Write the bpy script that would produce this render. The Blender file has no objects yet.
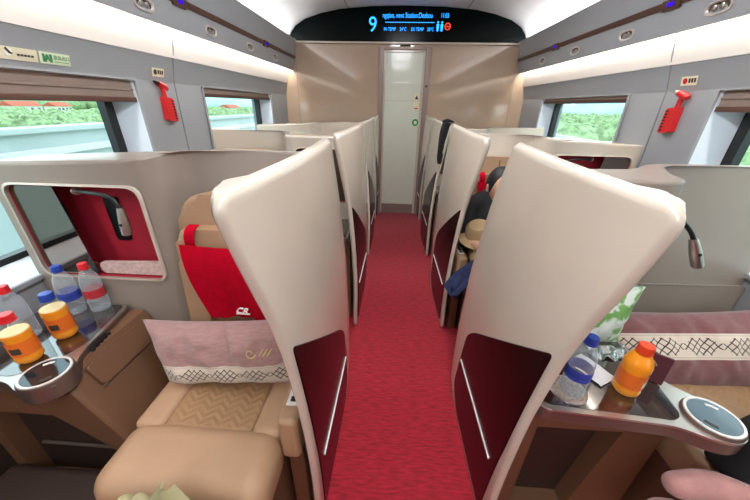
import bpy, bmesh, math, random
from mathutils import Vector, Matrix, Euler, noise
random.seed(7)
scene = bpy.context.scene
COL = scene.collection
PI = math.pi

# ------------------------------------------------------------------ camera
cd = bpy.data.cameras.new('camera'); cam = bpy.data.objects.new('camera', cd); COL.objects.link(cam)
cd.sensor_width = 36.0; cd.lens = 300.0 / 750.0 * 36.0; cd.clip_start = 0.02; cd.clip_end = 3000
_r = Vector((0.99803, 0.05999, 0.01850)); _u = Vector((-0.04266, 0.43195, 0.90089)); _f = Vector((-0.04606, 0.89990, -0.43366))
m = Matrix((_r, _u, -_f)).transposed().to_4x4(); m.translation = Vector((-0.09, 0.0, 1.40))
cam.matrix_world = m
scene.camera = cam

# ------------------------------------------------------------------ view, world, exposure
vs = scene.view_settings
vs.view_transform = 'Standard'; vs.look = 'None'; vs.gamma = 1.0; vs.use_curve_mapping = False
vs.exposure = 0.72
scene.display_settings.display_device = 'sRGB'
scene.cycles.use_denoising = True
w = bpy.data.worlds.new('overcast_sky'); scene.world = w; w.use_nodes = True
bg = w.node_tree.nodes['Background']; bg.inputs['Color'].default_value = (0.86, 0.94, 1.0, 1); bg.inputs['Strength'].default_value = 2.3
COVE_POWER = 26.0      # emission of the LED strips above the windows
CEIL_POWER = 18.0      # emission of the LED strips above the overhead panels

DOWN_POWER = 11.0     # emission of the flush ceiling light panels

# ------------------------------------------------------------------ materials
def lin(h):
    h = h.lstrip('#'); c = [int(h[i:i+2], 16) / 255 for i in (0, 2, 4)]
    return tuple(x / 12.92 if x <= 0.04045 else ((x + 0.055) / 1.055) ** 2.4 for x in c)
MATS = {}
def mat(name, hexcol, rough=0.5, metal=0.0, var=0.06, vscale=6.0, bump=0.0, bscale=200.0, coat=0.0, spec=0.5, sheen=0.0, coords='Object', stretch=None):
    m = bpy.data.materials.new(name); m.use_nodes = True; nt = m.node_tree; b = nt.nodes['Principled BSDF']
    c = lin(hexcol)
    tc = nt.nodes.new('ShaderNodeTexCoord'); mp = nt.nodes.new('ShaderNodeMapping'); nt.links.new(tc.outputs[coords], mp.inputs[0])
    if stretch: mp.inputs['Scale'].default_value = stretch
    n = nt.nodes.new('ShaderNodeTexNoise'); n.inputs['Scale'].default_value = vscale; n.inputs['Detail'].default_value = 4
    nt.links.new(mp.outputs[0], n.inputs['Vector'])
    r = nt.nodes.new('ShaderNodeValToRGB')
    r.color_ramp.elements[0].position = 0.3; r.color_ramp.elements[1].position = 0.7
    r.color_ramp.elements[0].color = (*[x * (1 - var) for x in c], 1); r.color_ramp.elements[1].color = (*[min(1, x * (1 + var)) for x in c], 1)
    nt.links.new(n.outputs['Fac'], r.inputs['Fac']); nt.links.new(r.outputs['Color'], b.inputs['Base Color'])
    b.inputs['Roughness'].default_value = rough; b.inputs['Metallic'].default_value = metal
    b.inputs['Coat Weight'].default_value = coat; b.inputs['Coat Roughness'].default_value = 0.06
    b.inputs['Specular IOR Level'].default_value = spec
    b.inputs['Sheen Weight'].default_value = sheen
    if bump:
        n2 = nt.nodes.new('ShaderNodeTexNoise'); n2.inputs['Scale'].default_value = bscale; n2.inputs['Detail'].default_value = 3
        nt.links.new(mp.outputs[0], n2.inputs['Vector'])
        bp = nt.nodes.new('ShaderNodeBump'); bp.inputs['Strength'].default_value = bump; bp.inputs['Distance'].default_value = 0.002
        nt.links.new(n2.outputs['Fac'], bp.inputs['Height']); nt.links.new(bp.outputs['Normal'], b.inputs['Normal'])
    MATS[name] = m
    return m
def emis(name, hexcol, power):
    m = bpy.data.materials.new(name); m.use_nodes = True; nt = m.node_tree; nt.nodes.clear()
    e = nt.nodes.new('ShaderNodeEmission'); o = nt.nodes.new('ShaderNodeOutputMaterial')
    e.inputs['Color'].default_value = (*lin(hexcol), 1); e.inputs['Strength'].default_value = power
    nt.links.new(e.outputs[0], o.inputs['Surface']); MATS[name] = m
    return m
def math_node(nt, op, a, b=None, c=None):
    n = nt.nodes.new('ShaderNodeMath'); n.operation = op
    for i, v in enumerate((a, b, c)):
        if v is None: continue
        if isinstance(v, (int, float)): n.inputs[i].default_value = v
        else: nt.links.new(v, n.inputs[i])
    return n.outputs[0]

def clear(name, tint, edge=0.25, rough=0.03, gloss=(1, 1, 1), peak=0.6, haze=0.0):
    """thin clear sheet: straight-through light with a fresnel sheen"""
    m = bpy.data.materials.new(name); m.use_nodes = True; nt = m.node_tree; nt.nodes.clear()
    t = nt.nodes.new('ShaderNodeBsdfTransparent'); t.inputs[0].default_value = (*tint, 1)
    g = nt.nodes.new('ShaderNodeBsdfGlossy'); g.inputs['Roughness'].default_value = rough; g.inputs[0].default_value = (*gloss, 1)
    lw = nt.nodes.new('ShaderNodeLayerWeight'); lw.inputs[0].default_value = edge
    mx = nt.nodes.new('ShaderNodeMixShader'); o = nt.nodes.new('ShaderNodeOutputMaterial')
    nt.links.new(math_node(nt, 'MULTIPLY_ADD', math_node(nt, 'POWER', lw.outputs['Facing'], 4.0), peak, 0.03), mx.inputs[0]); nt.links.new(t.outputs[0], mx.inputs[1]); nt.links.new(g.outputs[0], mx.inputs[2])
    out = mx.outputs[0]
    if haze:
        d = nt.nodes.new('ShaderNodeBsdfDiffuse'); d.inputs[0].default_value = (0.8, 0.88, 0.95, 1)
        mh = nt.nodes.new('ShaderNodeMixShader'); nt.links.new(math_node(nt, 'MULTIPLY_ADD', math_node(nt, 'POWER', lw.outputs['Facing'], 2.0), haze * 2.2, haze), mh.inputs[0])
        nt.links.new(out, mh.inputs[1]); nt.links.new(d.outputs[0], mh.inputs[2]); out = mh.outputs[0]
    nt.links.new(out, o.inputs['Surface']); MATS[name] = m
    return m
M_shell   = mat('cream_shell', '#c4b9aa', 0.22, var=0.02, coat=0.6)
M_back    = mat('taupe_shell', '#8f857b', 0.38, var=0.03, coat=0.1)
M_wall    = mat('grey_wall_panel', '#909396', 0.5, var=0.02)
M_upper   = mat('cream_upper_panel', '#dfd9d2', 0.5, var=0.02)
M_frame   = mat('window_surround', '#a09a98', 0.5, var=0.03)
M_reveal  = mat('pale_reveal', '#d3dfe9', 0.45, var=0.02)
M_ceil    = mat('ceiling_white', '#e2e0de', 0.55, var=0.02)
M_bin     = mat('overhead_grey', '#9c9fa2', 0.42, var=0.02)
M_brown   = mat('bronze_strip', '#5d4238', 0.35, metal=0.3)
M_bulk    = mat('beige_lacquer', '#b39d88', 0.05, var=0.02, coat=0.8)
M_bframe  = mat('door_frame_mauve', '#8e7c74', 0.35, metal=0.2)
M_arch    = mat('black_glass_panel', '#020a0a', 0.2, var=0.0, spec=0.12)
M_black   = mat('black_plastic', '#0e0e10', 0.4)
M_blind   = mat('brown_blind', '#8f7d72', 0.8, bump=0.3, bscale=400)
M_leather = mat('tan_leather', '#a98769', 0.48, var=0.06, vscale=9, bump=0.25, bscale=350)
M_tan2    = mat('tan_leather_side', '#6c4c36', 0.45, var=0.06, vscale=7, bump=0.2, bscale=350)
M_dark    = mat('dark_brown_board', '#33251f', 0.55)
M_burg    = mat('burgundy_lacquer', '#180303', 0.25, var=0.3, vscale=5, coat=0.0, spec=0.25, stretch=(1, 1, 9))
M_red     = mat('red_lining', '#aa1a33', 0.75, bump=0.3, bscale=500)
M_towel   = mat('red_towel', '#b00020', 0.95, var=0.10, vscale=40, bump=0.8, bscale=600, spec=0.1)
M_chrome  = mat('satin_metal', '#b9b0a8', 0.28, metal=0.9)
M_mirror  = mat('mirror_bronze', '#8d8078', 0.06, metal=1.0, var=0.0)
M_tray    = mat('dark_tray_gloss', '#3a2d28', 0.08, metal=0.35, var=0.25, vscale=3, coat=1.0, stretch=(1, 12, 1))
M_tray.node_tree.nodes['Principled BSDF'].inputs['Coat IOR'].default_value = 2.1
M_rimside = mat('mauve_rim', '#77655d', 0.3, metal=0.6)
M_knobface = mat('knob_glass', '#4c5054', 0.07, metal=0.8, var=0.0)
M_bezel   = mat('lamp_bezel', '#d2cac4', 0.3, metal=0.35)
M_white   = mat('white_plastic', '#d9d7d2', 0.4)
M_print   = mat('white_print', '#eeeae4', 0.6)
M_pocket  = mat('pale_pocket_cloth', '#c3a9a3', 0.9, var=0.25, vscale=60)
M_hammer  = mat('red_plastic', '#c01f22', 0.35)
M_frost   = mat('frosted_door_glass', '#ced4c4', 0.22, var=0.02, coat=0.5)
M_green   = mat('green_print', '#2f7f4f', 0.6)
M_sign    = mat('cream_sticker', '#d9d2b6', 0.6)
M_signg   = mat('pale_green_sticker', '#cfd9b8', 0.6)
M_ink     = mat('dark_print', '#3b3228', 0.7)
M_gold    = mat('gold_thread', '#c9b47a', 0.5)
M_orange  = mat('orange_juice', '#f79a08', 0.35, var=0.05, coat=0.0, spec=0.2)
M_foam    = mat('juice_foam', '#f3d9a0', 0.5)
M_olabel  = mat('orange_label', '#e06a1c', 0.4, var=0.1)
M_rlabel  = mat('red_label', '#b8303a', 0.4)
M_blabel  = mat('blue_label', '#3548a8', 0.4, var=0.2, vscale=60)
M_redcap  = mat('red_cap', '#d1242a', 0.35)
M_bluecap = mat('blue_cap', '#1d3f9c', 0.35)
M_ocap    = mat('orange_red_cap', '#d8431f', 0.35)
M_pet     = clear('clear_plastic_bottle', (0.93, 0.96, 0.98), edge=0.5, rough=0.06, peak=0.5, haze=0.13)
M_pet2    = clear('clear_juice_bottle', (0.97, 0.97, 0.97), edge=0.5, rough=0.06, peak=0.35, haze=0.012)
M_glass   = clear('window_glass', (0.84, 0.94, 0.94), edge=0.5, rough=0.0, peak=0.5)
M_navy    = mat('navy_cloth', '#121d42', 0.85, var=0.2, vscale=25, bump=0.4, bscale=400)
M_coat    = mat('black_cloth', '#121214', 0.85, var=0.2, vscale=25)
M_skin    = mat('skin', '#c79a80', 0.5, var=0.05)
M_hair    = mat('black_hair', '#141011', 0.6, bump=0.5, bscale=300)
M_khaki   = mat('khaki_cloth', '#a88f6a', 0.85, var=0.1, bump=0.3, bscale=400)
M_olive   = mat('olive_canvas', '#9b946f', 0.85, var=0.08, bump=0.4, bscale=500)
M_pink    = mat('pink_knit', '#a97a75', 0.95, var=0.10, vscale=30, bump=0.6, bscale=250, sheen=0.3)
M_tissue  = mat('white_tissue', '#d8d8da', 0.8)
M_lens    = mat('lamp_lens', '#6a625c', 0.15, metal=0.6)
M_cove    = emis('led_strip_warm', '#fff6ec', COVE_POWER)
M_ceilled = emis('led_strip_ceiling', '#fbfbff', CEIL_POWER)
M_down    = emis('ceiling_diffuser', '#fafbff', DOWN_POWER)
M_blue    = emis('led_text_blue', '#2a9cff', 1.6)
M_redled  = emis('led_text_red', '#ff4a3a', 1.0)
M_purple  = emis('led_purple', '#4a22ff', 0.5)
M_conc    = mat('pale_concrete', '#bac3c2', 0.8, var=0.06, vscale=1.5)
M_foliage = mat('foliage', '#80976a', 0.9, var=0.6, vscale=1.4, bump=0.8, bscale=5)
M_ground  = mat('field_green', '#6d8a48', 0.95, var=0.25, vscale=0.05)
M_roof    = mat('red_roof_tiles', '#b0553f', 0.8)
M_house   = mat('white_render', '#d9d5cd', 0.8)
M_hpane   = mat('dark_house_window', '#55626b', 0.3)

def carpet():
    m = mat('red_carpet', '#8c0f2b', 0.95, var=0.10, vscale=300, sheen=0.2)
    nt = m.node_tree; b = nt.nodes['Principled BSDF']
    tc = nt.nodes.new('ShaderNodeTexCoord'); mp = nt.nodes.new('ShaderNodeMapping'); nt.links.new(tc.outputs['Object'], mp.inputs[0])
    mp.inputs['Scale'].default_value = (20, 110, 1)
    v = nt.nodes.new('ShaderNodeTexNoise'); v.inputs['Scale'].default_value = 1.0; v.inputs['Detail'].default_value = 3
    nt.links.new(mp.outputs[0], v.inputs['Vector'])
    r = nt.nodes.new('ShaderNodeValToRGB'); r.color_ramp.elements[0].position = 0.35; r.color_ramp.elements[1].position = 0.68
    r.color_ramp.elements[0].color = (*lin('#7c0414'), 1); r.color_ramp.elements[1].color = (*lin('#a30d26'), 1)
    nt.links.new(v.outputs['Fac'], r.inputs['Fac']); nt.links.new(r.outputs['Color'], b.inputs['Base Color'])
    bp = nt.nodes.new('ShaderNodeBump'); bp.inputs['Strength'].default_value = 0.5; bp.inputs['Distance'].default_value = 0.004
    nt.links.new(v.outputs['Fac'], bp.inputs['Height']); nt.links.new(bp.outputs['Normal'], b.inputs['Normal'])
    return m
M_carpet = carpet()

def quilt():
    """leather with stitched zigzag relief"""
    m = mat('quilted_leather', '#93714f', 0.5, var=0.06, vscale=9)
    nt = m.node_tree; b = nt.nodes['Principled BSDF']
    tc = nt.nodes.new('ShaderNodeTexCoord'); sx = nt.nodes.new('ShaderNodeSeparateXYZ'); nt.links.new(tc.outputs['Object'], sx.inputs[0])
    tri = math_node(nt, 'PINGPONG', sx.outputs['X'], 0.032)
    v = math_node(nt, 'ADD', math_node(nt, 'ADD', sx.outputs['Y'], sx.outputs['Z']), math_node(nt, 'MULTIPLY', tri, 0.8))
    h = math_node(nt, 'PINGPONG', v, 0.013)
    h = math_node(nt, 'MULTIPLY', h, 60.0)
    bp = nt.nodes.new('ShaderNodeBump'); bp.inputs['Strength'].default_value = 0.6; bp.inputs['Distance'].default_value = 0.004
    nt.links.new(h, bp.inputs['Height']); nt.links.new(bp.outputs['Normal'], b.inputs['Normal'])
    return m
M_quilt = quilt()

def pillow_mat(name, v0, v1, base, u_shift=0.0):
    """linen with a woven cream band between v0 and v1 (object Y) carrying a lattice of small diamonds"""
    m = mat(name, base, 0.9, var=0.14, vscale=35, bump=0.6, bscale=500, stretch=(1, 4, 1), sheen=0.3)
    nt = m.node_tree; b = nt.nodes['Principled BSDF']
    old = b.inputs['Base Color'].links[0].from_socket
    tc = nt.nodes.new('ShaderNodeTexCoord'); sx = nt.nodes.new('ShaderNodeSeparateXYZ'); nt.links.new(tc.outputs['Object'], sx.inputs[0])
    X = math_node(nt, 'ADD', sx.outputs['X'], u_shift); Y = sx.outputs['Y']; vc = (v0 + v1) / 2; hw = (v1 - v0) / 2
    dv = math_node(nt, 'ABSOLUTE', math_node(nt, 'SUBTRACT', Y, vc))
    band = math_node(nt, 'LESS_THAN', dv, hw)
    k = hw * 0.42                                     # diamond pitch
    yv = math_node(nt, 'SUBTRACT', Y, vc)
    per = k * 7.0
    xl = math_node(nt, 'SUBTRACT', math_node(nt, 'MODULO', math_node(nt, 'ADD', X, 10 * per), per), per / 2)
    a = math_node(nt, 'ABSOLUTE', math_node(nt, 'SUBTRACT', math_node(nt, 'FRACT', math_node(nt, 'DIVIDE', math_node(nt, 'ADD', xl, yv), k * 1.4)), 0.5))
    c = math_node(nt, 'ABSOLUTE', math_node(nt, 'SUBTRACT', math_node(nt, 'FRACT', math_node(nt, 'DIVIDE', math_node(nt, 'SUBTRACT', xl, yv), k * 1.4)), 0.5))
    line = math_node(nt, 'GREATER_THAN', math_node(nt, 'MAXIMUM', a, c), 0.40)
    ax = math_node(nt, 'ABSOLUTE', xl)
    m1 = math_node(nt, 'MULTIPLY', math_node(nt, 'LESS_THAN', ax, k * 2.3), math_node(nt, 'LESS_THAN', dv, hw * 0.66))
    m2 = math_node(nt, 'LESS_THAN', dv, hw * 0.24)
    line = math_node(nt, 'MULTIPLY', line, math_node(nt, 'MAXIMUM', m1, m2))
    stitch = math_node(nt, 'MULTIPLY', math_node(nt, 'GREATER_THAN', dv, hw * 0.80),
                       math_node(nt, 'MULTIPLY', math_node(nt, 'LESS_THAN', dv, hw * 0.88), math_node(nt, 'GREATER_THAN', math_node(nt, 'FRACT', math_node(nt, 'MULTIPLY', X, 160.0)), 0.5)))
    mix1 = nt.nodes.new('ShaderNodeMixRGB'); mix1.inputs[1].default_value = (*lin('#cdbfae'), 1); mix1.inputs[2].default_value = (*lin('#3a2b28'), 1)
    nt.links.new(math_node(nt, 'MAXIMUM', line, math_node(nt, 'MULTIPLY', stitch, 0.5)), mix1.inputs[0])
    mix2 = nt.nodes.new('ShaderNodeMixRGB'); nt.links.new(band, mix2.inputs[0]); nt.links.new(old, mix2.inputs[1]); nt.links.new(mix1.outputs[0], mix2.inputs[2])
    nt.links.new(mix2.outputs[0], b.inputs['Base Color'])
    return m

# ------------------------------------------------------------------ object helpers
def tag(o, label=None, cat=None, group=None, kind=None):
    if label: o['label'] = label
    if cat: o['category'] = cat
    if group: o['group'] = group
    if kind: o['kind'] = kind
    return o
def thing(name, loc, label, cat, group=None):
    o = bpy.data.objects.new(name, None); COL.objects.link(o); o.location = loc; o.empty_display_size = 0.05
    return tag(o, label, cat, group)
def root_of(o):
    while o.parent: o = o.parent
    return o
def finish(me, smooth=40):
    if smooth:
        me.polygons.foreach_set('use_smooth', [True] * len(me.polygons))
        me.set_sharp_from_angle(angle=math.radians(smooth))
    me.update()
def build(name, bm, material, parent=None, smooth=40, local=False):
    """link a bmesh given in world coordinates as ONE mesh object; children take their root's origin, singles their base centre"""
    bmesh.ops.recalc_face_normals(bm, faces=bm.faces)
    me = bpy.data.meshes.new(name)
    o = bpy.data.objects.new(name, me); COL.objects.link(o)
    if parent is not None:
        o.parent = parent
        if not local: bmesh.ops.translate(bm, verts=bm.verts, vec=-Vector(root_of(parent).location))
    elif not local:
        xs = [v.co for v in bm.verts]
        c = Vector(((min(p.x for p in xs) + max(p.x for p in xs)) / 2, (min(p.y for p in xs) + max(p.y for p in xs)) / 2, min(p.z for p in xs)))
        bmesh.ops.translate(bm, verts=bm.verts, vec=-c); o.location = c
    bm.to_mesh(me); bm.free(); finish(me, smooth)
    for mm in (material if isinstance(material, (list, tuple)) else [material]): me.materials.append(mm)
    if 0 < smooth < 70:
        wn_ = o.modifiers.new('weighted_normal', 'WEIGHTED_NORMAL'); wn_.keep_sharp = True
    return o
def struct(name, bm, material, smooth=40):
    o = build(name, bm, material, None, smooth); o['kind'] = 'structure'; return o

def add_box(bm, x0, x1, y0, y1, z0, z1, bev=0.0, seg=2):
    r = bmesh.ops.create_cube(bm, size=1.0); vs_ = r['verts']
    for v in vs_:
        v.co = Vector(((x0 + x1) / 2 + v.co.x * (x1 - x0), (y0 + y1) / 2 + v.co.y * (y1 - y0), (z0 + z1) / 2 + v.co.z * (z1 - z0)))
    if bev:
        es = list({e for v in vs_ for e in v.link_edges})
        bmesh.ops.bevel(bm, geom=es, offset=bev, segments=seg, profile=0.5, affect='EDGES', clamp_overlap=True)
    return bm
def box(x0, x1, y0, y1, z0, z1, bev=0.0, seg=2):
    return add_box(bmesh.new(), x0, x1, y0, y1, z0, z1, bev, seg)
def mapper(axis):
    return {'x': lambda a, b, h: Vector((h, a, b)), 'y': lambda a, b, h: Vector((a, h, b)), 'z': lambda a, b, h: Vector((a, b, h))}[axis]
def add_prism(bm, poly, axis, h0, h1, bev=0.0, seg=3, ends='both'):
    """polygon (a,b) extruded along an axis from h0 to h1 (numbers or functions of (a,b)); end outlines bevelled"""
    f = mapper(axis); H = lambda h, p: h(*p) if callable(h) else h
    lo = [bm.verts.new(f(p[0], p[1], H(h0, p))) for p in poly]; hi = [bm.verts.new(f(p[0], p[1], H(h1, p))) for p in poly]
    n = len(poly)
    for i in range(n): bm.faces.new((lo[i], lo[(i + 1) % n], hi[(i + 1) % n], hi[i]))
    a = bm.faces.new(lo[::-1]); b = bm.faces.new(hi)
    if bev:
        es = []
        if ends in ('both', 'lo'): es += list(a.edges)
        if ends in ('both', 'hi'): es += list(b.edges)
        bmesh.ops.bevel(bm, geom=es, offset=bev, segments=seg, profile=0.5, affect='EDGES', clamp_overlap=True)
    return bm
def prism(poly, axis, h0, h1, bev=0.0, seg=3, ends='both'):
    return add_prism(bmesh.new(), poly, axis, h0, h1, bev, seg, ends)
def rounded(pts, r, seg=5):
    """round the corners of a polygon; r a number or a list"""
    out = []; n = len(pts)
    for i, p in enumerate(pts):
        p = Vector(p); a = Vector(pts[i - 1]); b = Vector(pts[(i + 1) % n]); rr = r[i] if isinstance(r, (list, tuple)) else r
        da, db = (a - p), (b - p); t = min(rr, da.length * 0.48, db.length * 0.48)
        if t < 1e-5: out.append(tuple(p)); continue
        s, e = p + da.normalized() * t, p + db.normalized() * t
        for k in range(seg + 1):
            q = k / seg; out.append(tuple(s * (1 - q) ** 2 + p * 2 * q * (1 - q) + e * q * q))
    return out
def rect(a0, a1, b0, b1): return [(a0, b0), (a1, b0), (a1, b1), (a0, b1)]
def circle(cx, cy, r, n=32, ry=None): return [(cx + r * math.cos(2 * PI * i / n), cy + (ry or r) * math.sin(2 * PI * i / n)) for i in range(n)]
def add_lathe(bm, prof, c, n=24, axis=None, cap=True):
    c = Vector(c); rings = []
    R = Vector((0, 0, 1)).rotation_difference(Vector(axis)).to_matrix() if axis is not None else Matrix.Identity(3)
    for r, z in prof:
        rings.append([bm.verts.new(c + R @ Vector((r * math.cos(2 * PI * i / n), r * math.sin(2 * PI * i / n), z))) for i in range(n)])
    for a, b in zip(rings, rings[1:]):
        for i in range(n): bm.faces.new((a[i], a[(i + 1) % n], b[(i + 1) % n], b[i]))
    if cap: bm.faces.new(rings[0][::-1]); bm.faces.new(rings[-1])
    return bm
def lathe(prof, c, n=24, axis=None, cap=True): return add_lathe(bmesh.new(), prof, c, n, axis, cap)
def smooth_path(pts, per=6):
    pts = [Vector(p) for p in pts]; out = []
    for i in range(len(pts) - 1):
        p0 = pts[max(i - 1, 0)]; p1 = pts[i]; p2 = pts[i + 1]; p3 = pts[min(i + 2, len(pts) - 1)]
        for k in range(per):
            t = k / per
            out.append(0.5 * ((2 * p1) + (-p0 + p2) * t + (2 * p0 - 5 * p1 + 4 * p2 - p3) * t * t + (-p0 + 3 * p1 - 3 * p2 + p3) * t ** 3))
    out.append(pts[-1]); return out
def add_tube(bm, pts, r, n=12):
    pts = [Vector(p) for p in pts]; rings = []; up = Vector((0.31, 0.2, 0.93)).normalized()
    for i, p in enumerate(pts):
        d = (pts[min(i + 1, len(pts) - 1)] - pts[max(i - 1, 0)]).normalized()
        x = d.cross(up); x = x.normalized() if x.length > 1e-4 else d.orthogonal().normalized(); y = d.cross(x)
        rr = r[i] if isinstance(r, (list, tuple)) else r
        rings.append([bm.verts.new(p + (x * math.cos(2 * PI * k / n) + y * math.sin(2 * PI * k / n)) * rr) for k in range(n)])
    for a, b in zip(rings, rings[1:]):
        for i in range(n): bm.faces.new((a[i], a[(i + 1) % n], b[(i + 1) % n], b[i]))
    bm.faces.new(rings[0][::-1]); bm.faces.new(rings[-1])
    return bm
def tube(pts, r, n=12): return add_tube(bmesh.new(), pts, r, n)
def add_sheet(bm, fn, nu, nv, thick=0.0):
    """grid of points fn(u,v); a closed slab when thick > 0 (along the surface normal)"""
    P = [[Vector(fn(i / nu, j / nv)) for j in range(nv + 1)] for i in range(nu + 1)]
    A = [[bm.verts.new(p) for p in row] for row in P]
    F = lambda g, rev: [bm.faces.new((g[i][j], g[i + 1][j], g[i + 1][j + 1], g[i][j + 1]) if not rev else (g[i][j], g[i][j + 1], g[i + 1][j + 1], g[i + 1][j])) for i in range(nu) for j in range(nv)]
    F(A, False)
    if thick:
        def nrm(i, j):
            a = P[min(i + 1, nu)][j] - P[max(i - 1, 0)][j]; b = P[i][min(j + 1, nv)] - P[i][max(j - 1, 0)]
            return a.cross(b).normalized()
        B = [[bm.verts.new(P[i][j] - nrm(i, j) * thick) for j in range(nv + 1)] for i in range(nu + 1)]
        F(B, True)
        loop = [(i, 0) for i in range(nu + 1)] + [(nu, j) for j in range(1, nv + 1)] + [(i, nv) for i in range(nu - 1, -1, -1)] + [(0, j) for j in range(nv - 1, 0, -1)]
        for k in range(len(loop)):
            (a, b), (c, d) = loop[k], loop[(k + 1) % len(loop)]
            bm.faces.new((A[a][b], B[a][b], B[c][d], A[c][d]))
    return bm
def flip(bm, s):
    if s < 0:
        for v in bm.verts: v.co.x = -v.co.x
    return bm
def modified(bm, setup):
    """return a bmesh run through modifiers set up by setup(obj)"""
    me = bpy.data.meshes.new('work'); bm.to_mesh(me); bm.free()
    o = bpy.data.objects.new('work', me); COL.objects.link(o); extra = setup(o) or []
    dg = bpy.context.evaluated_depsgraph_get(); dg.update()
    ev = bpy.data.meshes.new_from_object(o.evaluated_get(dg))
    out = bmesh.new(); out.from_mesh(ev)
    for q in [o] + extra:
        d = q.data; bpy.data.objects.remove(q); bpy.data.meshes.remove(d)
    bpy.data.meshes.remove(ev)
    return out
def cut(bm, cutter):
    bmesh.ops.recalc_face_normals(bm, faces=bm.faces); bmesh.ops.recalc_face_normals(cutter, faces=cutter.faces)
    def setup(o):
        me = bpy.data.meshes.new('cutter'); cutter.to_mesh(me); cutter.free()
        c = bpy.data.objects.new('cutter', me); COL.objects.link(c)
        md = o.modifiers.new('b', 'BOOLEAN'); md.operation = 'DIFFERENCE'; md.object = c; md.solver = 'EXACT'
        return [c]
    return modified(bm, setup)
def remeshed(bm, voxel, smooth_it=6, fac=0.5):
    def setup(o):
        r = o.modifiers.new('r', 'REMESH'); r.mode = 'VOXEL'; r.voxel_size = voxel
        s = o.modifiers.new('s', 'SMOOTH'); s.iterations = smooth_it; s.factor = fac
    return modified(bm, setup)
def text_bm(body, size, mtx, depth=0.0005, shear=0.0, align='LEFT'):
    cu = bpy.data.curves.new('text', 'FONT'); cu.body = body; cu.size = size; cu.extrude = depth; cu.shear = shear; cu.align_x = align; cu.align_y = 'CENTER'
    o = bpy.data.objects.new('text', cu); COL.objects.link(o)
    dg = bpy.context.evaluated_depsgraph_get(); dg.update()
    me = bpy.data.meshes.new_from_object(o.evaluated_get(dg)); bm = bmesh.new(); bm.from_mesh(me)
    bpy.data.objects.remove(o); bpy.data.curves.remove(cu); bpy.data.meshes.remove(me)
    bm.transform(mtx); return bm
def frame_m(o, x, z):
    """matrix with local X along x, local Z along z (face normal), origin o"""
    x = Vector(x).normalized(); z = Vector(z).normalized(); y = z.cross(x).normalized(); x = y.cross(z)
    return Matrix(((x.x, y.x, z.x, o[0]), (x.y, y.y, z.y, o[1]), (x.z, y.z, z.z, o[2]), (0, 0, 0, 1)))
SIDE = {-1: 'left', 1: 'right'}

# ================================================================== THE CAR BODY
Y0, Y1 = -2.4, 4.16
struct('floor', box(-1.50, 1.50, Y0, Y1 + 0.1, -0.06, 0.0), M_carpet)

WIN = [(-1.52, -0.20), (0.40, 1.72), (2.32, 3.62)]
ZB, ZT = 0.77, 1.50
def wx(z): return 1.465 if z < 0.77 else 1.468 - 0.013 * (z - 0.77) / 0.73 if z < 1.5 else 1.455 - 0.028 * (z - 1.5) / 0.13
for s in (-1, 1):
    bm = bmesh.new()
    add_prism(bm, [(1.465, 0), (1.465, ZB), (1.68, ZB), (1.68, 0)], 'y', Y0, Y1)
    ys = [Y0] + [y for a in WIN for y in a] + [Y1]
    for a, b in zip(ys[0::2], ys[1::2]):
        add_prism(bm, [(1.468, ZB), (1.455, ZT), (1.68, ZT), (1.68, ZB)], 'y', a, b)
    add_prism(bm, [(1.455, ZT), (1.427, 1.63), (1.68, 1.63), (1.68, ZT)], 'y', Y0, Y1)
    wl = struct('wall_' + SIDE[s], flip(bm, s), M_wall, 20)
    bb_ = struct('baseboard_' + SIDE[s], flip(box(1.452, 1.466, Y0, Y1, 0.001, 0.56, 0.003), s), M_dark)
    up = bmesh.new()
    prof = [(1.421, 1.632), (1.412, 1.68), (1.402, 1.73), (1.397, 1.78), (1.396, 1.83), (1.43, 1.83), (1.44, 1.632)]
    add_prism(up, prof, 'y', Y0, Y1)
    build('upper_wall_panel', flip(up, s), M_upper, wl)
    sm = bmesh.new()
    for y in (-2.0, 0.12, 2.03):
        add_prism(sm, [(1.462, 0.80), (1.451, 1.5), (1.423, 1.63), (1.408, 1.68), (1.394, 1.78), (1.40, 1.79), (1.44, 1.63), (1.47, 1.5), (1.475, 0.80)], 'y', y, y + 0.006)
    build('panel_joint', flip(sm, s), mat('joint_grey', '#828084', 0.7) if 'joint_grey' not in MATS else MATS['joint_grey'], wl)

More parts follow.
